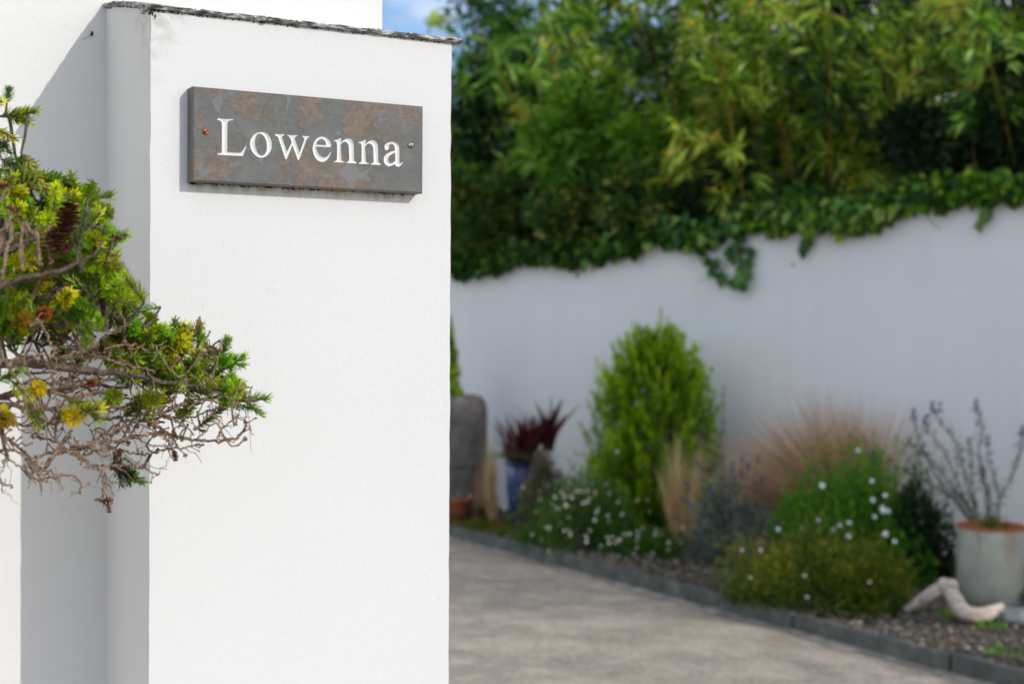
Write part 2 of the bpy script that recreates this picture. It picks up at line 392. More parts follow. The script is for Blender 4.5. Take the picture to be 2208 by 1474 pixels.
# slate coping: laminated, riven edge
m = Mat("riven_slate", .42, .6); co = m.co(); mp3 = m.n("Mapping"); mp3.inputs['Scale'].default_value = (1, 1, 3.5); m.l(co, mp3.inputs[0])
n1 = m.noise(75, 6, .7, mp3.outputs[0]); c = m.ramp(n1, [(.36, (.035, .036, .035)), (.46, (.12, .115, .11)), (.52, (.30, .29, .275)), (.60, (.74, .73, .70))])
c = m.mix(m.math('MULTIPLY', m.ramp(m.noise(30, 4, .6, co), [(.55, 0), (.7, 1)]), .55), c, (.10, .105, .05))
m.base(c); m.bump(m.noise(190, 5, .7, mp3.outputs[0]), .003, 1.0); RIVEN = m.m
def coping(path, name, parent, thick, over):
    """path: list of (s, inward, z, (ns, ni)) where (ns, ni) is the outward direction in the frame"""
    b = MB(); n = len(path); rows = 9; V = []
    off = np.zeros((n, rows)); cur = RNG.uniform(0, 1, rows)
    for i in range(n):
        ch = RNG.uniform(0, 1, rows) < .16; cur = np.where(ch, RNG.uniform(0, 1, rows), cur * .92 + .08 * RNG.uniform(0, 1, rows)); off[i] = cur
    for i, (s, y, z, (ns, ni)) in enumerate(path):
        th = thick * .92 * (1 + .08 * math.sin(i * .21) + random.uniform(-.03, .03))
        if i in chips: th *= .72
        for r in range(rows):
            f = r / (rows - 1); o = over + (off[i][r] - .5) * .0022 - (abs(f - .5) ** 3) * .012
            V.append((s + ns * o, y + ni * o, z + .0004 + th * f))
        V.append((s - ns * .03, y - ni * .03, z + .0004 + th))
        V.append((s - ns * .03, y - ni * .03, z + .0004))
    k = rows + 2
    b.quads(V, [[i * k + j, (i + 1) * k + j, (i + 1) * k + (j + 1) % k, i * k + (j + 1) % k] for i in range(n - 1) for j in range(k)])
    for e in (0, n - 1):
        P = V[e * k:(e + 1) * k]; b.add(P, [[0, j, j + 1] for j in range(1, k - 1)])
    return own(b, name, RIVEN, parent)
chips = set(random.sample(range(150), 14))
joints = [sL - .004, sL + .118, sL + .262, sR + .012]
for j in range(3):
    a0, a1 = joints[j], joints[j + 1] - .0006
    path = [(s, 0, zT, (0, -1)) for s in np.linspace(a0, a1, int((a1 - a0) / .0016))]
    coping(path, "coping_slate", pil, .0056 + .0004 * j, .006)
path = [(sL, y, zT + float(np.interp(y, [p[0] for p in sideprof], [p[1] for p in sideprof])), (-1, 0)) for y in np.linspace(.001, DEP, 130)]
coping(path, "coping_slate", pil, .0054, .004)
# tapered right tip of the coping
b = MB(); b.add([(sR + .008, -.006, zT + .0005), (sR + .0125, -.002, zT + .0008), (sR + .0115, .03, zT + .005), (sR - .004, .03, zT + .0068), (sR - .004, -.005, zT + .0068)],
                [[0, 1, 2], [0, 2, 4], [4, 2, 3], [0, 4, 1], [1, 4, 3], [1, 3, 2]])
own(b, "coping_chip", RIVEN, pil)
# dark moss in the joint below the slates
MOSS = leaf_mat("moss", [(0, (.018, .015, .008)), (.6, (.035, .03, .014)), (1, (.09, .08, .025))], .9, .1)
b = MB()
for i in range(170):
    s = sL + random.random() ** 2.2 * .12 if i < 80 else random.uniform(sL, sR)
    if i < 30: b.blob((sL - .0008, random.uniform(0, .2), 0), .0009, 0, .3, random.random()); b.v[-1][:, 2] += zT + float(np.interp(b.v[-1][:, 1].mean(), [p[0] for p in sideprof], [p[1] for p in sideprof])) - .0012
    else: b.blob((s, -.0006, zT - random.uniform(0, .0016)), random.uniform(.0004, .0011), 0, .3, random.random())
for i in range(26): b.blob((sL + random.uniform(-.002, .006), random.uniform(-.001, .001), zT - abs(random.gauss(0, .006))), random.uniform(.0006, .0016), 0, .3, random.random())
b.blob((face_s(562, 47)[0], -.003, face_s(562, 47)[1]), .0022, 1, .3, .1); b.blob((face_s(568, 49)[0], -.003, face_s(568, 49)[1]), .0018, 1, .3, .1)
o = own(b, "moss", MOSS, pil); o["kind"] = "stuff"

# taller wall the pillar is built against
hw = thing("boundary_wall", "tall white rendered wall behind the pillar, its left part sunlit", "wall", (PP.x, PP.y, 0))
sE = face_s(826, 30, -DEP)[0]
b = MB(); b.box(((sE - 6) / 2 + 0, DEP + .15, 1.6), (sE + 6) / 2, .15, 1.6)
own(b, "wall_body", WHITE2, hw, bevel=.003)

# ================================================================== the sign
sx0 = 0.0; sx1 = (face_s(912.9, 229.8, T_SIGN)[0] + face_s(910.8, 417.2, T_SIGN)[0]) / 2
z1 = (face_s(415.5, 185.8, T_SIGN)[1] + face_s(912.9, 229.8, T_SIGN)[1]) / 2
z0 = (face_s(414.5, 390.0, T_SIGN)[1] + face_s(910.8, 417.4, T_SIGN)[1]) / 2
print("SIGN", sx1, z1 - z0, "z", face_s(415.5, 185.8, T_SIGN)[1], face_s(912.9, 229.8, T_SIGN)[1], face_s(414.5, 390, T_SIGN)[1], face_s(910.8, 417.4, T_SIGN)[1], "pillar", sL, sR, zT, "top z", face_s(327, 21)[1], face_s(973, 94)[1], 'sun elev', math.degrees(elev))
sign = thing("house_name_sign", "rectangular grey slate sign with rust-brown blotches and white carved lettering on the pillar", "sign", (PP.x, PP.y, 0))
C1 = lambda L: [((x / 12.286 + 460), (y / 12.286 + 240), c) for x, y, c in L]
C2 = lambda L: [((x / 12.281 + 580), (y / 12.281 + 260), c) for x, y, c in L]
C3 = lambda L: [((x / 11.621 + 710), (y / 11.621 + 270), c) for x, y, c in L]
def pl(txt):
    out = []
    for w in txt.split():
        c = w.endswith('c'); x, y = w.rstrip('c').split(','); out.append((float(x), float(y), c))
    return out
LET = {}
LET['L'] = [C1(pl("100,205c 118,180c 320,192 520,202c 540,212c 522,248c 465,245 415,262 392,292 382,350c 378,1035c 386,1064 404,1076c 520,1084c 640,1090 715,1082 765,1045 815,975 860,905c 884,912c 846,1040 806,1168c 784,1190c 112,1155c 100,1128c 118,1098c 180,1102 210,1086 222,1045c 222,330c 205,275 165,247 112,238c"))]
LET['o'] = [C1(pl("1280,541 1420,580 1520,705 1560,880 1530,1045 1425,1180 1275,1237 1130,1182 1020,1055 968,875 998,720 1100,592")),
            C1(pl("1230,598 1310,632 1382,745 1416,900 1400,1050 1352,1135 1288,1165 1208,1120 1142,995 1112,830 1130,700 1172,622"))]
LET['w'] = [C2(pl("155,380c 172,345c 412,356c 428,380c 380,405 360,430 368,480c 484,815c 598,580c 572,500 545,450 520,424 478,402c 484,372c 766,383c 776,406c 725,425 694,460 704,510c 814,838c 928,515c 936,480 920,460 882,432c 888,400c 1080,406c 1086,428c 1035,462 1004,505c 815,1030c 785,1056c 757,1035c 625,660c 484,1015c 455,1034c 428,1015c 246,470c 225,430 200,415 160,400c"))]
LET['e'] = [C2(pl("1645,690c 1654,640 1632,560 1560,468 1430,418 1310,442 1210,535 1155,690 1155,800 1200,940 1290,1056 1410,1098 1520,1063 1600,968 1650,850c 1626,826c 1570,912 1520,952 1450,965 1370,928 1300,832 1262,740 1252,690c 1636,710c")),
            C2(pl("1262,632c 1295,545 1378,490 1450,512 1492,570 1510,640c"))]
LET['n'] = [C3(pl("105,398c 124,372c 210,345 295,312c 313,326c 305,428c 360,368 430,330 505,330 572,368 612,450 622,560c 628,830c 640,888 665,908 698,925c 682,964c 425,948c 415,926c 475,902 494,870 497,820c 490,600c 478,495 432,432 382,420 335,442 292,492c 312,830c 325,880 350,898 396,908c 384,940c 118,930c 112,905c 165,885 188,850c 192,600c 188,470 165,412 112,412c"))]
LET['a'] = [C3(pl("1383,590c 1385,500 1440,446 1530,415 1640,420 1722,472 1760,560 1766,700c 1766,925c 1775,950 1793,948 1835,910c 1854,930c 1810,1000 1735,1046 1672,1022 1648,975c 1560,1018 1490,1032 1400,982 1360,880 1378,775 1455,700 1560,650 1643,630c 1636,550 1600,488 1550,470 1512,495 1505,570 1480,615 1430,628 1395,612c")),
            C3(pl("1648,690c 1560,735 1502,795 1486,865 1518,930 1572,940 1648,890c"))]
def outline(pts):
    """corners (flag) break the spline"""
    P = []
    for u, v, c in pts: s, z = face_s(u, v, T_SIGN); P.append((s, z, c))
    n = len(P); cs = [i for i, p in enumerate(P) if p[2]]
    if not cs: return [tuple(q) for q in catmull([p[:2] for p in P], 5, True)]
    out = []
    for a, c in enumerate(cs):
        d = cs[(a + 1) % len(cs)]; seg = [P[c][:2]]; i = c
        while True:
            i = (i + 1) % n; seg.append(P[i][:2])
            if i == d: break
        r = catmull(seg, 5) if len(seg) > 2 else [np.array(seg[0]), np.array(seg[1])]
        out += [tuple(q) for q in r[:-1]]
    return out
letters = []
for ch in "Lowenna":
    letters.append([ch, [outline(l) for l in LET[ch]]])
def shrink(L, d, hole):
    """move an outline inwards by d (outwards for a counter)"""
    A = np.array(L); ar = .5 * np.sum(A[:, 0] * np.roll(A[:, 1], -1) - np.roll(A[:, 0], -1) * A[:, 1]); t = np.roll(A, -1, 0) - np.roll(A, 1, 0); t /= np.linalg.norm(t, axis=1)[:, None] + 1e-12
    nrm_ = np.stack([-t[:, 1], t[:, 0]], 1) * (1 if ar > 0 else -1) * (-1 if hole else 1); return [tuple(p) for p in A + nrm_ * d]
# the second n: the first, moved along the face
s1 = face_s(105 / 11.621 + 710, 398 / 11.621 + 270, T_SIGN); s2 = face_s(722 / 11.621 + 710, 452 / 11.621 + 270, T_SIGN)
letters[5][1] = [[(x + s2[0] - s1[0], z) for x, z in letters[5][1][0]]]
# undo the small fit error in height from left to right so the line of letters stays level
lb = min(z for x, z in letters[0][1][0]); 
def inside(p, polys):
    x, y = p; c = False
    for L in polys:
        for i in range(len(L)):
            x1, y1 = L[i]; x2, y2 = L[i - 1]
            if (y1 > y) != (y2 > y) and x < (x2 - x1) * (y - y1) / (y2 - y1) + x1: c = not c
    return c
def segdist(P, polys):
    D = np.full(len(P), 1e9)
    for L in polys:
        A = np.array(L); B = np.roll(A, -1, 0)
        for a, bb in zip(A, B):
            d = bb - a; t = np.clip(((P - a) @ d) / (d @ d + 1e-18), 0, 1); D = np.minimum(D, np.linalg.norm(P - (a + t[:, None] * d), axis=1))
    return D
BV = .0016
# panel: face with the letters cut out, chamfer, sides, back
vs, es = [], []
def addloop(L):
    b0 = len(vs); vs.extend([Vector(p) for p in L]); es.extend([(b0 + i, b0 + (i + 1) % len(L)) for i in range(len(L))])
inner = [(sx0 + BV, z0 + BV), (sx1 - BV, z0 + BV), (sx1 - BV, z1 - BV), (sx0 + BV, z1 - BV)]; addloop(inner)
allpolys = []
for l_ in letters: l_[1] = [shrink(L, .00028, i > 0) for i, L in enumerate(l_[1])]
for ch, loops in letters:
    for L in loops: addloop(L); allpolys.append(L)
ov, oe, of, *_ = delaunay_2d_cdt(vs, es, [], 0, 1e-7)
F = []
for f in of:
    c = sum((ov[i] for i in f), Vector((0, 0))) / len(f)
    if not inside(c, allpolys): F.append(list(f))
b = MB(); b.add([(p.x, -T_SIGN, p.y) for p in ov], F)
O = [(sx0, z0), (sx1, z0), (sx1, z1), (sx0, z1)]
V = [(x, -T_SIGN, z) for x, z in inner] + [(x, -T_SIGN + BV * .8, z) for x, z in O] + [(x, 0, z) for x, z in O]
b.quads(V, [[i + r * 4, (i + 1) % 4 + r * 4, (i + 1) % 4 + r * 4 + 4, i + r * 4 + 4] for i in range(4) for r in (0, 1)])
m = Mat("blotched_slate", .5, .35); co = m.co()
n1 = m.noise(17, 3, .5, co, .5); n2 = m.noise(170, 5, .75, co); n3 = m.noise(70, 8, .82, co, .5)
f = m.math('ADD', m.math('MULTIPLY', n3, .72), m.math('MULTIPLY', n1, .42))
mask = m.ramp(f, [(.565, 0), (.60, 1)])
grey = m.ramp(m.noise(38, 4, .6, co), [(.35, (.095, .102, .10)), (.6, (.125, .126, .12)), (.75, (.14, .15, .16))])
rust = m.ramp(n2, [(.3, (.11, .09, .07)), (.5, (.165, .118, .083)), (.7, (.235, .15, .092))])
sheen = m.ramp(m.noise(34, 2, .4, co, 1.2), [(.66, 0), (.69, 1)])
c = m.mix(m.math('MULTIPLY', mask, .82), grey, rust); c = m.mix(m.math('MULTIPLY', sheen, .75), c, (.15, .17, .19))
m.base(c); m.bump(m.math('ADD', n2, m.math('MULTIPLY', mask, .4)), .0006, .5)
own(b, "slate_panel", m.m, sign)
mw = Mat("white_enamel", .45, .4); mw.base((.74, .74, .73)); mw.bump(mw.noise(300, 3), .0004, .4)
for ch, loops in letters:
    A = np.concatenate([np.array(L) for L in loops]); lo, hi = A.min(0), A.max(0); g = .0009
    G = np.array([(x, y) for x in np.arange(lo[0], hi[0], g) for y in np.arange(lo[1], hi[1], g)])
    G = G + RNG.uniform(-.0001, .0001, G.shape)
    ins = np.array([inside(p, loops) for p in G]); G = G[ins]; D = segdist(G, loops); G = G[D > g * .45]
    vs, es = [], []
    for L in loops: addloop(L)
    vs.extend([Vector(p) for p in G]); ov, oe, of, *_ = delaunay_2d_cdt(vs, es, [], 0, 1e-7)
    P = np.array([(p.x, p.y) for p in ov]); D = segdist(P, loops); depth = np.minimum(D * .62, .0030)
    F = [list(f) for f in of if inside(sum((ov[i] for i in f), Vector((0, 0))) / len(f), loops)]
    b = MB(); b.add([(x, -T_SIGN + .0002 + d, z) for (x, z), d in zip(P, depth)], F)
    own(b, "letter", mw.m, sign)
# screws
def screw(u, v, mat, ang):
    s, z = face_s(u, v, T_SIGN); b = MB(); r = .0038
    V = []; F = []; R_, C_ = 6, 20
    for i in range(R_ + 1):
        a = i / R_ * math.pi / 2
        for k in range(C_):
            th = 2 * math.pi * k / C_; x, y = r * math.cos(a) * math.cos(th), r * math.cos(a) * math.sin(th); h = .0021 * math.sin(a) + .0004
            ca, sa = math.cos(ang), math.sin(ang); w = abs(-x * sa + y * ca)
            if w < .00062: h -= .0011
            V.append((s + x, -T_SIGN - h, z + y))
    for i in range(R_):
        for k in range(C_): F.append([i * C_ + k, i * C_ + (k + 1) % C_, (i + 1) * C_ + (k + 1) % C_, (i + 1) * C_ + k])
    b.quads(V, F); 
    for dx in np.linspace(-1, 1, 9): pass
    ca, sa = math.cos(ang), math.sin(ang); P = [(s + t * r * .93 * ca + q * .0005 * -sa, -T_SIGN - .0005 - .0018 * math.sqrt(max(0, 1 - t * t * .86)), z + t * r * .93 * sa + q * .0005 * ca) for t in np.linspace(-1, 1, 7) for q in (-1, 1)]
    b.quads(P, [[2 * i, 2 * i + 1, 2 * i + 3, 2 * i + 2] for i in range(6)], mi=1)
    return own(b, "screw", [mat, SLOT], sign, smooth=True)
ms = Mat("screw_slot", .8, .1); ms.base((.02, .015, .012)); SLOT = ms.m
mc = Mat("rusty_screw", .42, .5); mc.b.inputs['Metallic'].default_value = .7; mc.base(mc.ramp(mc.noise(220, 3), [(.4, (.33, .10, .035)), (.6, (.55, .22, .10))])); 
mg = Mat("steel_screw", .3, .5); mg.b.inputs['Metallic'].default_value = .9; mg.base((.36, .36, .34))
o = screw(443.5, 284, mc.m, R(30)); o["label"] = "rust-brown slotted screw"
o = screw(885, 313.5, mg.m, R(88)); o["label"] = "grey steel slotted screw"
# grime bits hanging under the sign
b = MB()
for i in range(120):
    s = random.uniform(sx0, sx1); q = .5 + .5 * math.sin(s * 160) * math.sin(s * 61 + 1)
    b.blob((s, -random.uniform(.0005, .004), z0 - random.uniform(0, .0022) * q), random.uniform(.0004, .0012) * (.5 + q), 0, .35, random.random(), sq=(1.5, .6, .9))
for i in range(9):
    s = random.uniform(sx0, sx1); b.tube([(s, -.0006, z0), (s + random.gauss(0, .001), -.001, z0 - random.uniform(.002, .005))], [.0006, .0002], 4, .1)
o = own(b, "moss", MOSS, sign); o["kind"] = "stuff"

# small dark insect husk with a strand of web on the tall wall
ins = thing("dead_insect", "tiny dark insect husk hanging from a web strand on the shaded wall", "insect", (PP.x, PP.y, 0))
mi_ = Mat("husk", .5); mi_.base((.012, .02, .016))
s, z = face_s(198, 73, -DEP); b = MB()
b.blob((s, DEP - .002, z), .0021, 1, .1, sq=(.75, .6, 1.3)); b.blob((s - .0015, DEP - .002, z - .002), .0013, 1, .1)
own(b, "body", mi_.m, ins); b = MB(); 
for p_ in ((178, 86), (210, 84), (190, 60)):
    s2_, z2_ = face_s(p_[0], p_[1], -DEP); b.tube([(s, DEP - .002, z), ((s + s2_) / 2, DEP - .001, (z + z2_) / 2 - .001), (s2_, DEP - .0004, z2_)], .00014 if p_[0] != 178 else .0003, 4)
mweb = Mat("web", .4); mweb.base((.35, .30, .24)); own(b, "web_strand", mweb.m, ins)

# ================================================================== fir tree in the left foreground
TWIG = bark_mat("dead_twig", (.10, .060, .038), (.38, .265, .18), 420)
BARK = bark_mat("fir_bark", (.05, .036, .028), (.17, .125, .095), 260)
m = Mat("fir_needles", .42, .4)
oi = m.n("ObjectInfo"); g = m.attr("along"); geo = m.n("NewGeometry")
tipc = m.mix(1.0, oi.outputs['Color'], (1.38, 1.2, .8), 'MULTIPLY')
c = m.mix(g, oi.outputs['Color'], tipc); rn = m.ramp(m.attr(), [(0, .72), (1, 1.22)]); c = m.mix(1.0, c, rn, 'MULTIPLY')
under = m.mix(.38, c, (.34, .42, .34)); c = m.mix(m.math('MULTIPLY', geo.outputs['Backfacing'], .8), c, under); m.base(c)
tr = m.n("BsdfTranslucent"); m.l(m.mix(1.0, c, (1.3, 1.25, .5), 'MULTIPLY'), tr.inputs[0]); mx = m.n("MixShader"); mx.inputs[0].default_value = .30
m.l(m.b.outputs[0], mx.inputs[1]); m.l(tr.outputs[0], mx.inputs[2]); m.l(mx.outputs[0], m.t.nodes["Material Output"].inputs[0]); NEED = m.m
mb_ = Mat("bud", .5); mb_.base((.17, .075, .07)); BUD = mb_.m
def shoot_mesh(seed, L=.034, n=64, nl=.0115, nw=.0024, ang=62, flat=.0, curl=.1):
    rg = np.random.default_rng(seed); b = MB(); along = []
    path = [(x * L, curl * L * math.sin(x * 1.5) * .5, 0) for x in np.linspace(0, 1, 7)]
    b.tube(path, np.linspace(.00125, .0009, 7), 5, .4, 1); ns = sum(len(f) for f in b.f); along += [0] * ns
    for i in range(n):
        t = (i + .5) / n; t = t ** .9; px = t * L; py = curl * L * math.sin(t * 1.5) * .5
        az = i * 2.399 + rg.normal(0, .25)
        if flat and math.sin(az) < -.1: az = -az * (1 if rg.random() < flat else -1)
        a = math.radians(ang - 20 * t ** 3 + rg.normal(0, 7)); l = nl * (1.05 - .12 * t ** 3) * rg.uniform(.82, 1.12) * (.6 + .4 * min(1, t * 6))
        d = np.array([math.cos(a), math.sin(a) * math.cos(az), math.sin(a) * math.sin(az)])
        e = np.array([1.0, 0, 0]); U = e - d * d.dot(e); U /= np.linalg.norm(U); S = np.cross(d, U)
        base = np.array([px, py, 0]); w = nw * rg.uniform(.85, 1.15); bend = U * l * rg.uniform(.02, .14)
        def pt(f, sd, k=0): return base + d * l * f + bend * f * f * 1.5 + S * w * sd / 2 + U * w * k
        V = [pt(0, -.35), pt(0, .35), pt(.35, -1, .12), pt(.35, 0, 0), pt(.35, 1, .12), pt(.82, -.95, .12), pt(.82, 0, 0), pt(.82, .95, .12), pt(1, -.3, .05), pt(1, .3, .05)]
        F = [[0, 3, 2], [0, 1, 3], [1, 4, 3], [2, 3, 6], [2, 6, 5], [3, 4, 7], [3, 7, 6], [5, 6, 8], [6, 9, 8], [6, 7, 9]]
        b.add(V, F, rg.random(), 0); along += [0, 0, .1, .35, .35, .35, .35, 1, 1, 1]
    for k in range(3):
        b.blob((L + .001 + .0006 * (k == 0), py + (k - 1) * .0013, .0004 * k), .0014 - .0002 * abs(k - 1), 0, .1, .5, 2, (1.4, .9, .9)); along += [0] * 20
    o = b.build("tmp", [NEED, BARK, BUD]); me = o.data; bpy.data.objects.remove(o)
    a = me.attributes.new("along", 'FLOAT', 'FACE'); a.data.foreach_set("value", np.array(along, np.float32)); return me
SH = [shoot_mesh(1, .030, 66, .0112, .0019, 62), shoot_mesh(2, .026, 60, .0102, .0020, 70), shoot_mesh(3, .038, 82, .0112, .0019, 66, .7), shoot_mesh(4, .019, 104, .0098, .0018, 70, 0, .15), shoot_mesh(5, .035, 72, .0108, .0019, 64, .9, -.25)]
fir = thing("fir_tree", "sparse fir tree reaching in from the left edge, green needle tufts above bare dead twigs", "tree", (-1.35, 1.12, 0))
GRN = [(.16, .34, .008), (.32, .50, .006), (.10, .25, .014), (.48, .58, .008), (.24, .42, .008)]
YEL = [(.44, .42, .008), (.34, .38, .008)]; ORG = [(.30, .09, .02)]; BLU = [(.07, .16, .05)]
def add_shoot(u, v, Y, a, toward=0.0, sc=1.0, col=None, k=None):
    d = Vector((math.cos(R(a)), -toward, math.sin(R(a)))).normalized()
    q = d.to_track_quat('X', 'Z') @ Vector((1, 0, 0)).rotation_difference(Vector((1, 0, 0)))
    from mathutils import Quaternion
    q = q @ Quaternion((1, 0, 0), random.uniform(-.5, .5) if (k in (2, 4)) else random.uniform(0, 6.28))
    tipp = wp(u, v, Y); k = random.randrange(5) if k is None else k
    L = [.030, .026, .038, .019, .035][k] * sc
    base = tipp - d * L
    c = col or random.choice(GRN); c = tuple(x * random.uniform(.85, 1.2) for x in c)
    inst("needle_shoot", SH[k], fir, base, q, sc * random.uniform(.86, 1.02), (*c, 1)); return base
# shoots read off the photograph: tip pixel, depth, direction, towards the camera, size, colour
S = []
def s_(u, v, Y, a, t=0.0, sc=1.0, *r): S.append(add_shoot(u - 9 * math.cos(R(a)), v + 9 * math.sin(R(a)), Y, a, t, sc * .93, *r))
# top left
s_(20, 178, 1.40, 80, .2, .9); s_(92, 238, 1.38, 8, .1, 1.05, GRN[0], 2); s_(55, 228, 1.38, 60, .3, .9); s_(40, 300, 1.38, -25, .2, .8); s_(8, 215, 1.38, 20, .3, 1); s_(22, 300, 1.38, 40, .4, .9, GRN[2]); s_(25, 335, 1.38, -50, .2, .8, GRN[2]); s_(70, 262, 1.38, -15, .3, .9)
s_(8, 375, 1.38, 10, .3, .9)
# upper mass
s_(70, 345, 1.40, 72, .1, 1.1, BLU[0], 2); s_(90, 372, 1.39, 55, .2, .9); s_(30, 378, 1.40, 60, .1, 1.0, GRN[2]); s_(160, 372, 1.39, 80, .1, 1.0, GRN[1]); s_(178, 395, 1.38, 40, .4, .9)
s_(120, 395, 1.37, 60, .7, 1.1, GRN[3]); s_(60, 405, 1.35, 30, .9, 1.15, GRN[3], 3); s_(105, 385, 1.35, 70, .8, 1.0, GRN[1], 3); s_(242, 425, 1.38, 5, .1, 1.15, GRN[0], 2); s_(212, 430, 1.37, -10, .8, 1.0, GRN[0], 3)
s_(195, 405, 1.38, 35, .3, .9); s_(170, 420, 1.36, 10, .3, 1.2, GRN[3], 2); s_(50, 440, 1.33, 40, .6, 1.1, GRN[3], 3); s_(190, 445, 1.25, 75, .1, 1.1, BLU[0], 2); s_(150, 490, 1.25, 30, .8, 1.1, GRN[1], 3)
s_(278, 500, 1.30, 30, .1, .95, GRN[0], 2); s_(275, 520, 1.30, -20, .2, .9, GRN[4], 2); s_(230, 478, 1.28, 60, .5, 1.05); s_(250, 500, 1.29, 20, .4, 1.0); s_(225, 520, 1.28, -10, .7, 1.1, GRN[1], 3)
s_(100, 455, 1.28, 60, .6, .9, GRN[1]); s_(255, 560, 1.30, 35, .2, .9, (.24, .28, .02)); s_(245, 575, 1.32, -15, .3, 1.0, GRN[3]); s_(170, 530, 1.27, 0, .5, 1.1)
s_(275, 590, 1.36, 50, .3, .9, GRN[1]); s_(298, 625, 1.38, -30, .2, .9, GRN[3]); s_(290, 655, 1.38, 30, .4, .9, GRN[0]); s_(285, 610, 1.38, 10, .2, .9, GRN[1])
# right lobe
s_(300, 690, 1.36, 30, 1.3, 1.25, GRN[0], 3); s_(378, 675, 1.39, 75, .2, .85, GRN[0]); s_(360, 700, 1.38, 40, .5, 1.05, GRN[1]); s_(400, 692, 1.39, 60, .3, 1.0, GRN[3]); s_(430, 692, 1.39, 62, .2, .95, (.30, .26, .02)); s_(448, 715, 1.39, 20, .2, 1.0, GRN[1]); s_(445, 735, 1.39, -25, .2, 1.0, GRN[2], 2); s_(420, 750, 1.38, -30, .3, 1.0, GRN[1]); s_(405, 735, 1.37, 20, .9, 1.15, GRN[3], 3); s_(340, 720, 1.37, 10, .6, 1.1, GRN[1]); s_(375, 720, 1.37, 50, .9, 1.1, GRN[0], 3)
s_(325, 730, 1.37, 60, .7, 1.0, GRN[0]); s_(352, 745, 1.38, -10, .4, 1.0); s_(330, 765, 1.37, -35, .4, .9, GRN[3])
s_(495, 722, 1.39, 68, .3, .9, GRN[0], 3); s_(468, 745, 1.39, 35, .2, .85, GRN[4]); s_(532, 768, 1.39, 30, .2, .9, GRN[1], 2); s_(508, 760, 1.39, 75, .3, .9, GRN[1]); s_(530, 795, 1.39, -25, .2, 1.05, GRN[4], 2); s_(505, 775, 1.38, 0, .7, 1.0, GRN[0], 3)
s_(387, 790, 1.37, -10, 1.6, 1.15, (.22, .24, .015), 3); s_(428, 775, 1.38, 20, .3, .85, GRN[4]); s_(508, 805, 1.39, 25, .2, .9, GRN[1]); s_(480, 835, 1.38, -20, 1.0, 1.0, GRN[3], 3); s_(528, 828, 1.39, 30, .5, .9, GRN[0]); s_(520, 845, 1.39, -35, .3, .9, GRN[0]); s_(500, 815, 1.38, 60, .6, .9, GRN[3])
s_(590, 858, 1.40, 5, .1, 1.12, GRN[0], 2); s_(572, 905, 1.40, -42, .1, 1.1, GRN[0], 4); s_(555, 880, 1.40, -10, .2, .8, GRN[2])
# lower singles
s_(92, 828, 1.27, 40, 1.9, 1.15, YEL[0], 3); s_(165, 908, 1.27, -20, 1.8, 1.15, YEL[0], 3); s_(215, 878, 1.28, 15, .2, 1.15, YEL[1], 2); s_(212, 905, 1.29, -30, .3, 1.0, (.26, .26, .03), 2); s_(262, 862, 1.32, -20, 1.2, 1.1, (.15, .22, .015), 3); s_(235, 850, 1.33, 45, .6, .9, GRN[3])
s_(338, 872, 1.33, -35, 1.2, 1.1, (.16, .22, .015), 3); s_(305, 815, 1.36, -10, 1.2, .95, GRN[1], 3); s_(378, 840, 1.36, 40, .7, .95, (.17, .21, .015)); s_(10, 875, 1.25, 70, .8, 1.2, YEL[0], 3); s_(30, 905, 1.25, 10, .9, 1.1, (.30, .2, .02), 3); s_(70, 865, 1.27, -40, .3, 1.0, GRN[3]); s_(80, 925, 1.27, -60, .5, 1.0, (.18, .22, .02)); s_(50, 800, 1.28, 20, .3, .9, GRN[0])
s_(70, 690, 1.28, 0, .9, 1.1, (.26, .18, .02), 3); s_(35, 690, 1.28, 30, .6, 1.2, GRN[2], 3); s_(10, 640, 1.27, 50, .8, 1.2, GRN[2], 3); s_(110, 668, 1.28, 20, .6, .8, ORG[0], 3); s_(212, 823, 1.3, 10, .4, .55, ORG[0], 3)
# hanging dark sprig
s_(310, 1045, 1.40, -25, .2, .95, GRN[2], 2); s_(262, 1058, 1.40, -75, .2, 1.0, (.035, .085, .045), 2); s_(285, 1040, 1.40, -50, .3, 1.05, (.035, .085, .045)); s_(245, 1020, 1.40, -100, .2, .9, (.03, .08, .045)); s_(300, 1018, 1.40, 10, .4, .8, GRN[2]); s_(252, 985, 1.40, 150, .2, .6, GRN[2])
# fill
def in_poly(u, v, P): return inside((u, v), [P])
MASS = [(0, 375), (60, 365), (170, 400), (205, 440), (235, 490), (258, 530), (262, 580), (280, 620), (285, 680), (200, 700), (120, 690), (0, 700)]
LOBE = [(285, 690), (400, 700), (440, 720), (440, 760), (500, 775), (500, 810), (400, 790), (300, 780), (200, 730)]
LOW = [(240, 790), (420, 800), (520, 800), (545, 860), (420, 870), (250, 860)]
BACK = [(0, 560), (280, 600), (290, 700), (360, 720), (420, 760), (300, 800), (180, 760), (0, 720)]
for poly, n, y0, y1 in ((MASS, 112, 1.27, 1.40), (LOBE, 54, 1.36, 1.42), (LOW, 20, 1.34, 1.41)):
    us = [p[0] for p in poly]; vv = [p[1] for p in poly]; k = 0
    while k < n:
        u = random.uniform(min(us), max(us)); v = random.uniform(min(vv), max(vv))
        if not in_poly(u, v, poly): continue
        k += 1; s_(u, v, random.uniform(y0, y1), random.gauss(28, 42), abs(random.gauss(.5, .5)), random.uniform(.9, 1.2), random.choice(GRN + [GRN[1], (.22, .26, .02)]))
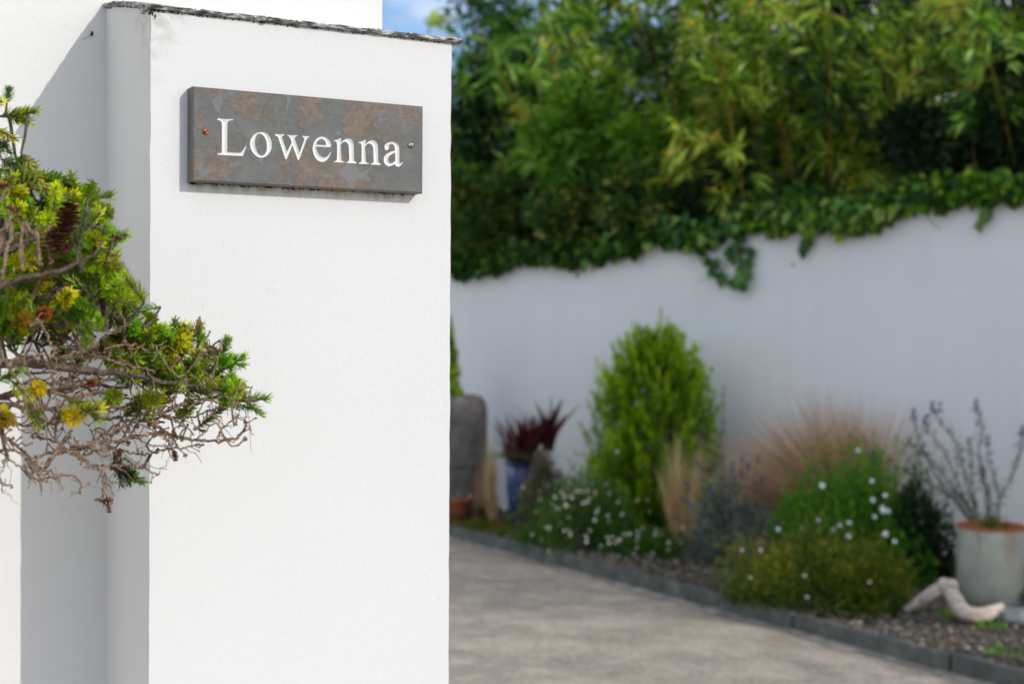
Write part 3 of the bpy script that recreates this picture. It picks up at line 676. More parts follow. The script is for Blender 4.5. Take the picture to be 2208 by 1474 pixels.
# the shoots deep inside the crown, joined
def rawmesh(me):
    V = np.empty(len(me.vertices) * 3, np.float32); me.vertices.foreach_get("co", V); F = np.empty(len(me.polygons) * 3, np.int32); me.polygons.foreach_get("vertices", F)
    out = [V.reshape(-1, 3), F.reshape(-1, 3)]
    for a in ("tint", "along"): x = np.empty(len(me.polygons), np.float32); me.attributes[a].data.foreach_get("value", x); out.append(x)
    x = np.empty(len(me.polygons), np.int32); me.polygons.foreach_get("material_index", x); out.append(x); return out
RAW = [rawmesh(me) for me in SH]
def inner(poly, n, y0, y1, col):
    b = MB(); AL = []; k = 0; us = [p[0] for p in poly]; vv = [p[1] for p in poly]
    while k < n:
        u = random.uniform(min(us), max(us)); v = random.uniform(min(vv), max(vv))
        if not in_poly(u, v, poly): continue
        k += 1; a = R(random.gauss(25, 50)); d = Vector((math.cos(a), random.gauss(-.3, .5), math.sin(a))).normalized(); q = d.to_track_quat('X', 'Z').to_matrix().to_4x4(); q.translation = wp(u, v, random.uniform(y0, y1)) - d * .03; S.append(q.translation.copy())
        V, F, t, al, mi = RAW[random.randrange(5)]; A = np.array(q); W = V @ A[:3, :3].T + A[:3, 3]; b.v.append(W.astype(float)); b.f.append(F + b.n); b.n += len(W); b.t.append(np.clip(t + random.uniform(-.3, .3), 0, 1)); b.m.append(mi); AL.append(al)
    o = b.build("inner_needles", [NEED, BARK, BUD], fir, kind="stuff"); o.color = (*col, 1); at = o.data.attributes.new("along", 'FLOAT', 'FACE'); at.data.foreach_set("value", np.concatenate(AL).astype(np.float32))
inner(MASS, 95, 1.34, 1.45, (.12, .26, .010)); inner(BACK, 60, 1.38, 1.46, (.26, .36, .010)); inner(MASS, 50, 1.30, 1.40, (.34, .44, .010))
# limbs and twigs: pixel polylines with a width in pixels
def Z8(t): return [(float(a) / 5.46, float(c) / 5.46 + 860) for a, c in (w.split(',') for w in t.split())]
def Z2(t): return [(float(a) / 2.834, float(c) / 2.834 + 600) for a, c in (w.split(',') for w in t.split())]
def ZP(t): return [(float(a), float(c)) for a, c in (w.split(',') for w in t.split())]
limbs = [  # thick living limbs (points, px width at start/end, depth at start/end)
    (ZP("-120,790 -20,785 60,782 120,790 190,800 270,806 350,822 430,835 500,842 530,850"), 22, 6, 1.30, 1.39),
    (ZP("-100,640 -20,625 40,600 100,590 160,570 205,545 225,520"), 15, 5, 1.22, 1.27),
    (ZP("-110,470 -30,450 30,470 80,440 140,425 200,420"), 16, 5, 1.33, 1.38),
    (ZP("-110,260 -40,255 20,250 60,245"), 9, 4, 1.38, 1.38),
    (ZP("-100,690 0,660 80,650 150,660 230,680 300,700 370,715 420,722"), 15, 5, 1.36, 1.385),
    (ZP("-90,900 -10,860 60,845 130,840 200,830 260,835 300,815"), 13, 5, 1.34, 1.38),
    (ZP("-80,560 0,545 60,520 120,500 180,480 230,500 265,512"), 12, 4, 1.28, 1.295)]
tw = [
    (Z8("-60,600 0,600 90,590 200,620 300,680 380,760 440,800 520,810"), 7, 4, 1.30), (Z8("-80,380 0,420 60,450 130,500 220,580 320,670 380,740 440,800"), 9, 6, 1.31),
    (Z8("500,830 600,700 700,560 800,430 840,370"), 7, 5, 1.30), (Z8("540,810 640,680 720,570 830,420"), 5, 4, 1.32),
    (Z8("400,690 560,640 700,610 840,640 960,700 1060,770 1150,800 1190,830"), 8, 6, 1.31), (Z8("1060,770 1180,790 1300,780 1450,770 1580,775 1700,810 1800,860 1870,890"), 5, 4, 1.33),
    (Z8("1150,800 1200,880 1215,960 1215,1050 1215,1150"), 4.5, 4, 1.33), (Z8("1210,840 1250,930 1290,1030 1350,1130"), 3, 2, 1.35), (Z8("1250,950 1350,980 1450,1000 1510,1025"), 2.5, 2, 1.35),
    (Z8("440,950 560,930 680,910 780,900 880,915 930,960 945,1030 935,1110"), 5, 3.5, 1.29), (Z8("50,800 40,730 70,700 150,740 240,810 320,880 420,940 500,945"), 3.5, 5, 1.26),
    (Z8("400,870 330,880 300,820 330,780 380,800 430,850 460,900"), 4, 5, 1.27), (Z8("540,840 620,860 680,910 720,980 740,1060"), 3.5, 3, 1.26),
    (Z8("700,600 820,600 900,590 1000,570 1100,520 1200,490 1300,500 1420,490 1560,450 1700,430 1830,420"), 8, 4, 1.34), (Z8("930,690 1040,640 1160,600 1280,570 1400,600 1500,620 1640,645 1780,640 1880,610 2000,580 2184,570 2300,545 2390,535"), 5, 4, 1.37),
    (Z8("1300,440 1400,360 1500,300 1600,260 1720,220 1840,170 2000,110 2184,60"), 6, 5, 1.36), (Z8("1730,330 1850,390 1930,440 1990,520 2040,600"), 3, 3, 1.38),
    (Z8("1740,290 1850,320 1930,370 2000,430 2090,450 2184,455"), 8, 6, 1.39), (Z8("1990,440 2050,360 2130,280 2184,240"), 3, 3, 1.39), (Z8("1490,370 1580,430 1660,480 1760,540 1850,545 1960,545 2050,530"), 4, 3, 1.36),
    (Z8("1150,440 1080,510 960,560 850,560"), 4, 5, 1.33), (Z8("1210,360 1250,430 1280,480"), 3.5, 3.5, 1.33), (Z8("650,230 560,290 480,340 430,400 380,420"), 6, 5, 1.3),
    (Z8("660,80 700,200 670,300 650,400 640,500"), 5, 5, 1.29), (Z8("420,440 560,470 680,520 760,580 830,600"), 6, 5, 1.32), (Z8("1180,240 1320,230 1460,200 1640,180 1850,180 2000,220 2184,240"), 5, 4, 1.38), (Z8("-40,880 0,930 20,1000 40,1110"), 4, 2, 1.27), (Z8("-30,960 30,1000 90,1010 140,1030"), 4, 4, 1.27),
    (Z2("1040,960 1130,975 1230,990 1330,995 1420,980 1480,945 1500,900 1495,870"), 7, 5, 1.395), (Z2("1205,985 1240,940 1290,900 1330,880"), 3.5, 3, 1.395), (Z2("1320,990 1345,940 1370,900 1440,860"), 3.5, 3, 1.395), (Z2("1440,850 1500,870 1530,900 1540,950"), 3, 2, 1.395),
    (Z2("550,430 680,500 800,540 930,580 1050,600 1180,640 1300,680 1400,750 1480,740"), 6, 6, 1.38), (Z2("800,470 900,440 1000,480 1100,540 1240,560 1330,545"), 7, 5, 1.38), (Z2("1130,455 1230,470 1290,420 1350,370"), 6, 4, 1.39), (Z2("1380,760 1440,745 1500,740 1560,735"), 5, 3, 1.395),
    (Z2("600,760 750,800 900,790 1020,760 1100,700 1200,660"), 5, 5, 1.36), (Z2("850,880 1000,850 1150,850 1250,820 1350,790 1460,770"), 5, 4, 1.39), (Z2("900,870 1050,800 1200,740 1330,730"), 5, 4, 1.38), (Z2("940,900 1000,930 1020,970 1040,1040"), 3, 2.5, 1.38),
    (Z2("-60,470 0,420 120,400 230,380 330,370 400,415 520,410"), 5, 3, 1.36), (Z2("-60,560 30,500 60,560 110,620 160,700 210,780 225,800"), 6, 6, 1.26), (Z2("40,530 110,480 200,470 250,460"), 5, 3, 1.26), (Z2("140,480 170,560 190,640 230,740"), 5, 4, 1.26),
    (Z2("240,250 270,310 310,390 330,450 340,490 420,470 520,440 580,420"), 5, 4, 1.27), (Z2("340,490 330,580 320,660"), 5, 5, 1.28), (Z2("400,300 520,300 640,320 700,330"), 5, 4, 1.3), (Z2("430,360 480,430 560,470 660,490 760,530 850,540 940,570"), 6, 5, 1.35),
    (Z2("-40,730 60,700 150,690 300,700 440,720 560,710 660,690 720,690"), 10, 7, 1.35), (Z2("-40,760 80,770 200,810 320,790 460,770 560,790 660,780"), 9, 6, 1.33), (Z2("320,660 420,600 480,560 560,540"), 5, 4, 1.34), (Z2("350,680 460,640 560,620 640,620 720,610"), 4, 3, 1.36), (Z2("370,600 480,660 580,690"), 4, 4, 1.37), (Z2("590,430 560,480 530,560 500,640"), 3, 3, 1.36), (Z2("430,440 432,540 428,620"), 4, 3, 1.34), (Z2("730,200 745,240 765,310"), 5, 3.5, 1.33), (Z2("790,420 800,480 810,540"), 8, 7, 1.36), (Z2("345,70 400,150 455,215"), 4, 3, 1.31), (Z2("0,150 120,160 260,120 370,90"), 7, 4, 1.36), (Z2("500,240 580,210 660,215 740,240"), 5, 3, 1.35)]
tw += [(ZP("75,510 50,480 45,540 48,580"), 7, 5, 1.2), (ZP("28,480 15,540 8,600"), 8, 7, 1.2), (ZP("-10,560 8,500 22,470 42,460"), 10, 5, 1.2), (ZP("80,490 82,530 88,570"), 8, 6, 1.21), (ZP("100,490 105,530 112,570"), 6, 5, 1.22), (ZP("0,430 12,420 22,400"), 6, 4, 1.22), (ZP("20,512 60,498 110,488"), 5, 4, 1.27), (ZP("20,540 60,525 100,520"), 5, 4, 1.27)]
def px2m(w, Y): return w / FPX * Y / 2
def jitter(path, a):
    return [p + Vector((random.gauss(0, a), random.gauss(0, a), random.gauss(0, a))) for p in path]
def polyline(P, w0, w1, y0, y1, sides, bumpy):
    n = len(P); pts = [wp(u, v, y0 + (y1 - y0) * i / (n - 1) + random.gauss(0, .006) * (0 < i < n - 1)) for i, (u, v) in enumerate(P)]
    C = [Vector(p) for p in catmull([tuple(p) for p in pts], 5)]; C = jitter(C, bumpy)
    rr = [px2m(w0 + (w1 - w0) * i / (len(C) - 1), y0) * random.uniform(.9, 1.18) for i in range(len(C))]
    return C, rr
anchor = []
# trunk rises outside the left edge
b = MB(); TR = catmull([(-1.35, 1.12, 0), (-1.33, 1.13, .45), (-1.30, 1.14, .9), (-1.32, 1.12, 1.5), (-1.3, 1.13, 2.1), (-1.31, 1.12, 2.5)], 6)
b.tube(TR, np.linspace(.055, .02, len(TR)), 12, jit=.06); b.build("trunk", BARK, fir, smooth=True)
for P, w0, w1, y0, y1 in limbs:
    C, rr = polyline(P, w0, w1, y0, y1, 8, .0006)
    st = C[0]; tz = st.z - .12; root = Vector((-1.31, 1.13, tz)); pre = [root.lerp(st, f) + Vector((0, 0, .04 * math.sin(f * 3.14))) for f in (0, .25, .5, .75)]
    b = MB(); b.tube(pre + C, list(np.linspace(rr[0] * 1.6, rr[0], 4)) + rr, 8, jit=.1)
    for i in range(0, len(C), 2):
        if random.random() < .6: b.blob(C[i] + Vector((random.gauss(0, 1), random.gauss(0, 1), random.gauss(0, 1))).normalized() * rr[i] * .8, rr[i] * random.uniform(.3, .6), 0, .3)
    b.build("limb", BARK, fir, smooth=True); anchor += [(c, i) for i, c in enumerate(C)]
AN = [c for c, _ in anchor]
for P, w0, w1, y in tw:
    C, rr = polyline(P, w0, w1, y, y + random.uniform(-.01, .02), 6, .0007)
    b = MB(); b.tube(C, rr, 6, jit=.2)
    for i in range(len(C)):           # knobs, stubs and fine side twigs
        r = rr[i]; q = random.random()
        d = Vector((random.gauss(0, 1), random.gauss(0, .6), random.gauss(0, 1))).normalized()
        if q < .42: b.blob(C[i] + d * r * .8, r * random.uniform(.55, 1.0), 0, .35)
        elif q < .60:
            L = random.uniform(.003, .008); b.tube([C[i], C[i] + d * L, C[i] + d * L * 1.5 + Vector((0, 0, .001))], [r * .6, r * .45, r * .55], 5, jit=.25); b.blob(C[i] + d * L * 1.55, r * random.uniform(.7, 1.1), 0, .35)
        elif q < .68:
            T = (C[min(i + 1, len(C) - 1)] - C[max(i - 1, 0)]).normalized(); d2 = (T * .9 + d * .8).normalized(); L = random.uniform(.008, .024)
            pts = [C[i] + d2 * L * f + Vector((0, 0, -.006 * f * f)) + d * .002 * math.sin(f * 7) for f in (0, .3, .6, 1)]
            b.tube(pts, [r * .55, r * .45, r * .4, r * .35], 5, jit=.2)
            for p in pts[1:]: b.blob(p, r * random.uniform(.45, .8), 0, .35)
    b.build("dead_twig", TWIG, fir, smooth=False); AN += C
# tangles of fine dead twiglets inside the tree
b = MB(); KN_ = np.array([tuple(c) for c in AN])
def near(p, maxd=9):
    i = int(np.argmin(np.linalg.norm(KN_ - np.array(tuple(p)), axis=1))); return Vector(KN_[i])
TANG = [(0, 700), (150, 700), (300, 750), (420, 770), (500, 850), (540, 900), (430, 930), (320, 960), (200, 960), (90, 930), (0, 900)]
k = 0
while k < 150:
    u = random.uniform(0, 520); v = random.uniform(690, 960)
    if not in_poly(u, v, TANG): continue
    k += 1; Y = random.uniform(1.33, 1.42); a = R(random.gauss(-3, 28)); L = random.uniform(.012, .034); p = wp(u, v, Y)
    d = Vector((math.cos(a), random.gauss(0, .25), math.sin(a))); c = random.gauss(0, .010)
    pts = [p + d * L * f + Vector((0, 0, c * math.sin(f * 3.14))) for f in (0, .25, .5, .75, 1)]
    r = random.uniform(.0006, .0013); b.tube(pts, [r, r * .95, r * .9, r * .8, r * .75], 5, jit=.25)
    for q in pts:
        if random.random() < .5: b.blob(q, r * random.uniform(1, 1.7), 0, .35)
    if random.random() < .4: b.blob(pts[-1], random.uniform(.0015, .0028), 0, .4)
o = b.build("twig_tangle", TWIG, fir, kind="stuff")
# stems that carry the shoots
b = MB()
for p in S:
    q = near(p); d = (p - q).length
    if d < .065:
        mid = (p + q) / 2 + Vector((0, 0, -.12 * d)); b.tube([q, mid, p], [.0018, .0014, .0011], 5, jit=.15)
b.build("shoot_stem", BARK, fir, kind="stuff")
# old cone, broken and brown, and small dead cone cores
m = Mat("cone_scale", .7, .2); m.base(m.ramp(m.attr(), [(0, (.06, .02, .01)), (.6, (.19, .075, .038)), (1, (.36, .17, .09))])); CONE = m.m
def cone(p, L, r, ax, n):
    b = MB(); ax = Vector(ax).normalized(); x = ax.orthogonal().normalized(); y = ax.cross(x)
    for i in range(n):
        f = i / n; a = i * 2.4; rad = (x * math.cos(a) + y * math.sin(a)); base = Vector(p) + ax * (f - .5) * L; R_ = r * (.55 + .45 * math.sin(f * 3.0 + .2)) * random.uniform(.8, 1.15)
        t = rad.cross(ax); w = r * .42 * random.uniform(.8, 1.2); tip = base + rad * R_ + ax * .12 * L * random.uniform(-.3, 1)
        V = [base + t * w * .2, base - t * w * .2, base.lerp(tip, .7) + t * w, base.lerp(tip, .7) - t * w, tip + ax * .0006, base.lerp(tip, .7) + ax * .001]
        b.add([tuple(v) for v in V], [[0, 2, 5], [0, 5, 1], [1, 5, 3], [2, 4, 5], [3, 5, 4]], random.random())
    b.tube([Vector(p) - ax * L * .55, Vector(p), Vector(p) + ax * L * .5], [r * .3, r * .34, r * .15], 6, .1)
    return b.build("cone", CONE, fir)
cone(wp(146, 470, 1.235), .024, .013, (.15, 0, 1), 90); cone(wp(128, 520, 1.23), .022, .014, (-.4, -.2, 1), 80)
cone(wp(377, 982, 1.385), .010, .0042, (.15, 0, -1), 30); cone(wp(232, 1080, 1.33), .009, .005, (1, 0, .1), 22); cone(wp(234, 1095, 1.33), .009, .0035, (.2, 0, -1), 18); cone(wp(216, 1078, 1.33), .010, .003, (-1, 0, .2), 14)
cone(wp(8, 400, 1.22), .010, .006, (1, 0, .3), 10); cone(wp(25, 450, 1.21), .008, .005, (1, 0, -.3), 10)

# ================================================================== planting behind the garden wall
def wall_pt(t, back=0.0, z=0.0):
    p = WALL0 + WD * t - WN * back; return Vector((p.x, p.y, z))
def wt(u, back=0.0):
    """distance along the wall seen at pixel column u"""
    o = WALL0 - WN * back; p = hit(u, 500, o, WN); return (p - o).dot(WD)
def nrm(v): return v / (np.linalg.norm(v, axis=-1, keepdims=True) + 1e-9)

BAM = leaf_mat("bamboo_leaf", [(0, (.008, .03, .003)), (.3, (.045, .12, .005)), (.6, (.22, .38, .008)), (.85, (.58, .74, .14)), (1, (.66, .44, .05))], .34, .30)  # darkest and brightest stops paint shade and sunlit highlights into the leaf colour
BAMD = leaf_mat("bamboo_leaf_dark", [(0, (.005, .022, .003)), (.4, (.025, .10, .006)), (.75, (.17, .42, .02)), (1, (.52, .72, .15))], .36, .28)  # end stops likewise carry painted shade and highlights
CULM = Mat("bamboo_culm", .4, .4); CULM.base(CULM.ramp(CULM.noise(3, 3), [(.35, (.20, .12, .015)), (.5, (.42, .24, .035)), (.7, (.28, .24, .04))])); CULM = CULM.m
DARK = leaf_mat("dark_leaf", [(0, (.006, .018, .007)), (.6, (.014, .04, .012)), (.9, (.035, .08, .02)), (1, (.12, .17, .03))], .55, .12, .22)
LAUREL = leaf_mat("broad_leaf", [(0, (.07, .19, .02)), (.5, (.15, .32, .03)), (.9, (.27, .44, .06)), (1, (.42, .46, .08))], .4, .35)
VARI = leaf_mat("variegated_leaf", [(0, (.02, .065, .018)), (.5, (.05, .14, .022)), (.68, (.14, .22, .03)), (.82, (.36, .36, .06)), (1, (.50, .42, .10))], .42, .25)
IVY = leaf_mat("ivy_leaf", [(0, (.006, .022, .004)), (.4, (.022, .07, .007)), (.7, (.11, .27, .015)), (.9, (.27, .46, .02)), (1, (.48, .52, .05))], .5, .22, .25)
WOOD = bark_mat("woody_stem", (.06, .045, .035), (.16, .12, .09), 60)

def bamboo(t, back, h, n, lean, label, mat=BAM, dens=1.0, spread=.35, group="bamboo clumps behind the garden wall", leafL=.15):
    base = wall_pt(t, back); root = thing("bamboo", label, "bamboo", base, group)
    P, D = [], []
    for c in range(n):
        a = random.uniform(0, 6.283); r = random.uniform(0, .28); hh = h * random.uniform(.72, 1.08)
        dirx = np.array([math.cos(a), math.sin(a), 0]) * spread * random.uniform(.3, 1.5) + np.array([WD.x, WD.y, 0]) * lean * random.uniform(.5, 1.3) + np.array([WN.x, WN.y, 0]) * random.uniform(-.1, .30)
        b0 = np.array([base.x + r * math.cos(a), base.y + r * math.sin(a), 0]); pts = []
        for k in range(16):
            f = k / 15; pts.append(b0 + np.array([0, 0, hh * (f - .13 * f ** 3)]) + dirx * hh * .55 * f ** 2.1)
        if c < 9:
            b = MB(); b.tube(pts, np.linspace(.011, .002, 16), 6, random.random()); b.build("culm", CULM, root, smooth=True)
        pts = np.array(pts)
        for k in range(int(42 * dens)):
            f = random.uniform(.22, 1.0) ** .8; i = min(14, int(f * 15)); p = pts[i] + (pts[i + 1] - pts[i]) * (f * 15 - i)
            aa = random.uniform(0, 6.283); L = random.uniform(.15, .5) * (1.15 - .6 * f); d = np.array([math.cos(aa), math.sin(aa), random.uniform(.1, .9)]); d /= np.linalg.norm(d)
            for q in range(random.randint(2, 4)):
                g = random.uniform(.3, 1); e = p + d * L * g - np.array([0, 0, .35 * L * g * g])
                m_ = random.randint(4, 6); dd = nrm(d * .7 + RNG.normal(0, .45, (m_, 3)) - np.array([0, 0, .45])); P.append(np.repeat(e[None], m_, 0) + RNG.normal(0, .012, (m_, 3))); D.append(dd)
    P = np.concatenate(P); D = np.concatenate(D); n_ = len(P)
    clump = .46 + .42 * np.sin(P[:, 0] * 6 + P[:, 2] * 3 + t) * np.sin(P[:, 2] * 5 + t * 2)
    b = MB(); b.leaves(P, D, RNG.uniform(.6, 1.25, n_) * leafL, RNG.uniform(.011, .019, n_) * leafL / .115 * 1.15, np.clip(clump + RNG.normal(0, .22, n_), 0, 1), droop=.1)
    b.build("foliage", mat, root); return root
def shrub(name, label, cat, base, cx, r, n, mat, L, W, clumps=18, group=None, hang=.0, stems=6, up_=.25, fill=.5):
    """woody shrub: stems from the ground into leaf clumps spread through an ellipsoid cx +- r"""
    root = thing(name, label, cat, base, group); cx = np.array(tuple(cx)); r = np.array(r)
    C = nrm(RNG.normal(size=(clumps, 3))) * (RNG.uniform(fill, 1, (clumps, 1))) * r + cx
    for k in range(stems):
        e = Vector(C[k % clumps]); bs = Vector(base) + Vector((random.gauss(0, .04), random.gauss(0, .04), 0)); b = MB()
        b.tube(catmull([tuple(bs), tuple(Vector((bs.x, bs.y, bs.z + .8 * (e.z - bs.z)))), tuple(e)], 6), np.linspace(.014, .004, 13), 6); b.build("stem", WOOD, root, smooth=True)
    per = n // clumps; P, D = [], []; T = []
    for c in C:
        s = r.mean() * random.uniform(.25, .45); q = nrm(RNG.normal(size=(per, 3))) * s * RNG.uniform(.2, 1, (per, 1)) ** .5 * np.array([1, 1, .8]); P.append(c + q); D.append(nrm(q / s + RNG.normal(0, .5, (per, 3)) + (c - cx) / r * .5 + np.array([0, 0, up_ - hang])))
        T.append(np.clip(random.gauss(.45, .16) + RNG.normal(0, .2, per), 0, 1))
    b = MB(); P = np.concatenate(P); n_ = len(P); b.leaves(P, np.concatenate(D), RNG.uniform(.6, 1.2, n_) * L, RNG.uniform(.7, 1.2, n_) * W, np.concatenate(T), droop=.08)
    b.build("foliage", mat, root); return root

# far dark trees that close the view
for i, (u, Y, h, rr, lab) in enumerate([(1000, 15.5, 4.3, 1.25, "dark leafy tree whose thin top shows against the sky just right of the pillar"), (1230, 15.0, 5.4, 1.5, "dark green tree in the shade behind the left end of the bamboo"),
                                        (1480, 14.5, 5.6, 1.5, "dark green tree filling the gap behind the middle bamboo clumps"), (1750, 13.8, 5.6, 1.5, "deeply shaded tree behind the right middle bamboo clump"),
                                        (2010, 13.0, 5.4, 1.45, "dark tree with bare reddish branches showing behind the right bamboo"), (2260, 12.2, 4.9, 1.4, "dark tree at the right edge with a little sky above it")]):
    c = wp(u, 700, Y); base = Vector((c.x, c.y, 0)); root = thing("tree", lab, "tree", base, "trees closing the view behind the bamboo")
    b = MB(); tp = [(base.x, base.y, 0), (base.x + .1, base.y, h * .35), (base.x - .05, base.y + .1, h * .65), (base.x, base.y, h * .95)]; b.tube(catmull(tp, 6), np.linspace(.13, .02, 19), 10, jit=.05); b.build("trunk", WOOD, root, smooth=True)
    for k in range(5):
        a = k * 1.26 + i; b = MB(); z = h * (.3 + .12 * k); e = (base.x + rr * .8 * math.cos(a), base.y + rr * .8 * math.sin(a), z + rr * .5)
        b.tube(catmull([(base.x, base.y, z), ((base.x + e[0]) / 2, (base.y + e[1]) / 2, z + rr * .15), e], 5), np.linspace(.05, .012, 11), 6); b.build("limb", WOOD, root, smooth=True)
    P, D, T = [], [], []
    for k in range(80):
        q = RNG.normal(size=3); q /= np.linalg.norm(q); cc = np.array([base.x, base.y, h * .56]) + q * np.array([rr, rr, h * .42]) * random.uniform(.35, 1); m_ = 240; s = random.uniform(.22, .42)
        w = nrm(RNG.normal(size=(m_, 3))) * s * RNG.uniform(.1, 1, (m_, 1)) ** .5; P.append(cc + w); D.append(nrm(w + RNG.normal(0, .3, (m_, 3)))); T.append(np.clip(random.gauss(.45, .2) + RNG.normal(0, .2, m_), 0, 1))
    P = np.concatenate(P); n_ = len(P); b = MB(); b.leaves(P, np.concatenate(D), RNG.uniform(.06, .12, n_), RNG.uniform(.035, .06, n_), np.concatenate(T)); b.build("crown", DARK, root)

# unseen trees, added off to the right only to shade the bed and far drive
for i, (x_, y_, h, rr, lab) in enumerate([(7.6, 3.75, 7.6, 2.0, "unseen leafy tree beyond the right edge, added to shade the planting bed"), (10.4, 3.2, 9.0, 2.2, "second unseen leafy tree farther off beyond the right edge, added for its shade")]):
    base = Vector((x_, y_, 0)); root = thing("tree", lab, "tree", base)
    b = MB(); b.tube(catmull([(x_, y_, 0), (x_ + .1, y_, h * .4), (x_, y_ + .1, h * .7), (x_, y_, h * .95)], 6), np.linspace(.15, .02, 19), 10, jit=.05); b.build("trunk", WOOD, root, smooth=True)
    P, D = [], []
    for k in range(170):
        q = RNG.normal(size=3); q /= np.linalg.norm(q); cc = np.array([x_, y_, h * .53]) + q * np.array([rr, rr, h * .40]) * random.uniform(.3, 1); m_ = 110; sg = random.uniform(.22, .42)
        w = nrm(RNG.normal(size=(m_, 3))) * sg * RNG.uniform(.1, 1, (m_, 1)) ** .5; P.append(cc + w); D.append(nrm(w + RNG.normal(0, .3, (m_, 3))))
    P = np.concatenate(P); n_ = len(P); b = MB(); b.leaves(P, np.concatenate(D), RNG.uniform(.07, .13, n_), RNG.uniform(.05, .08, n_)); b.build("crown", LAUREL, root)

# bamboo, left to right
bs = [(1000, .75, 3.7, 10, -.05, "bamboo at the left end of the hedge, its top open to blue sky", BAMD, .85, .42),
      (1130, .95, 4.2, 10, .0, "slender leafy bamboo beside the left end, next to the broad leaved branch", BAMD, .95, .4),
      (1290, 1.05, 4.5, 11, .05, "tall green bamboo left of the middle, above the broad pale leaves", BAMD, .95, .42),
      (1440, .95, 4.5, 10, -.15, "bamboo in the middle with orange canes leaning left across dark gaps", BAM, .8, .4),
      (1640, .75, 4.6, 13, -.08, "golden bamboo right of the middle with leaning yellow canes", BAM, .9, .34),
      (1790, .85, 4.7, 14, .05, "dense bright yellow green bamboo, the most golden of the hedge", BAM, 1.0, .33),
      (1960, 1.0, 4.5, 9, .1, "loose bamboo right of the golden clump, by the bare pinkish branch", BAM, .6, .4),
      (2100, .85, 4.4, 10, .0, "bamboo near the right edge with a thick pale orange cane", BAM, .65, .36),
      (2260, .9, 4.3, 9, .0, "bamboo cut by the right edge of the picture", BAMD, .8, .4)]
for u, bk, h, n, ln, lab, mt, dn, sp in bs: bamboo(wt(u, bk), bk, h, n, ln, lab, mt, dn, sp)
for j, (t, bk) in enumerate([(6.0, .9), (7.0, 1.0), (8.0, .9)]):
    pass
# single leaning canes the photo shows clearly
cg = thing("bamboo_cane_fan", "orange bamboo canes leaning left out of the hedge over a dark gap", "bamboo", wall_pt(wt(1690, .45), .45))
for (pts, w) in [([(1690, 560), (1665, 370), (1600, 290), (1550, 235), (1490, 180)], .009), ([(1720, 520), (1690, 280), (1610, 195), (1520, 110), (1470, 60)], .010), ([(1640, 520), (1560, 410), (1480, 370), (1400, 345)], .007), ([(1600, 420), (1520, 215), (1440, 190), (1370, 178)], .007), ([(2110, 420), (2095, 250), (2100, 110), (2118, -20)], .016)]:
    b = MB(); P = catmull([tuple(hit(u, v, WALL0 - WN * (.40 - .03 * k), WN)) for k, (u, v) in enumerate(pts)], 8); b.tube(P, np.linspace(w, w * .45, len(P)), 6, .5); b.build("culm", CULM, cg, smooth=True)
    P = np.array([tuple(p) for p in P]); LP = []; 
    for p in P[10:]:
        for _ in range(2): LP.append(p + RNG.normal(0, .03, (5, 3)) + np.array([0, 0, .01]))
    LP = np.concatenate(LP); b = MB(); b.leaves(LP, nrm(RNG.normal(0, .6, (len(LP), 3)) + np.array([-.3, -.2, -.5])), RNG.uniform(.07, .12, len(LP)), .015); b.build("foliage", BAM, cg)
bb = thing("bare_branch", "bare pinkish forked branch in the dark gap at upper right", "branch", wall_pt(wt(1960, 1.3), 1.3))
PINK = bark_mat("pink_bark", (.16, .07, .05), (.34, .17, .13), 30)
for pts in ([(1930, 140), (1900, 190), (1870, 260)], [(1955, 60), (1930, 90), (1905, 130)], [(1905, 95), (1945, 110), (1985, 60)], [(1935, 160), (1960, 100)], [(1940, 450), (1945, 300), (1935, 160)]):
    b = MB(); P = [tuple(hit(u, v, WALL0 - WN * 1.0, WN)) for u, v in pts]; b.tube(catmull(P, 4) if len(P) > 2 else P, .011, 6); b.build("limb", PINK, bb, smooth=True)
b = MB(); bb0 = wall_pt(wt(1945, 1.0), 1.0); b.tube([tuple(bb0), tuple(hit(1940, 450, WALL0 - WN * 1.0, WN))], .014, 6); b.build("limb", PINK, bb, smooth=True)

# broad leaved and variegated shrubs just behind the wall
def atw(u, v, bk): return hit(u, v, WALL0 - WN * bk, WN)
def wshrub(u, v, bk, r, n, mat, L, W, label, **k):
    c = atw(u, v, bk); g = atw(u, v, max(bk, .48)); return shrub(k.pop("name", "shrub"), label, "shrub", Vector((g.x, g.y, 0)), c, r, n, mat, L, W, **k)
wshrub(1250, 300, .12, (.36, .22, .42), 1300, LAUREL, .16, .05, "shrub with long pale green leaves reaching left above the ivy", clumps=22, fill=.3)
wshrub(1430, 300, .16, (.30, .20, .26), 700, LAUREL, .14, .045, "second pale leaved shrub, beside the leaning orange canes", clumps=16, fill=.3)
wshrub(1060, 470, .10, (.50, .22, .40), 4200, VARI, .065, .042, "dark shrub with small yellowish variegated leaves against the pillar edge", clumps=30)
wshrub(1260, 480, .08, (.45, .20, .27), 3400, VARI, .065, .042, "variegated shrub with creamy yellow leaf tips above the wall", clumps=26)
wshrub(1410, 450, .08, (.42, .24, .26), 3000, VARI, .065, .042, "variegated shrub in the middle with cream flower like leaf clusters", clumps=22)
wshrub(1580, 440, .28, (.40, .24, .22), 1700, DARK, .07, .045, "low dark leaved shrub behind the dip of the wall", clumps=18)
wshrub(1130, 230, .6, (.5, .3, .55), 2600, DARK, .08, .045, "dark green shrub in shade beside the pillar top", clumps=26)
wshrub(2080, 330, .40, (.55, .28, .33), 2600, DARK, .07, .042, "dark glossy shrub at the right behind the wall", clumps=26)
wshrub(2210, 240, .45, (.35, .28, .5), 1800, DARK, .07, .042, "dark glossy shrub on the right edge with white glints on its leaves", clumps=18)

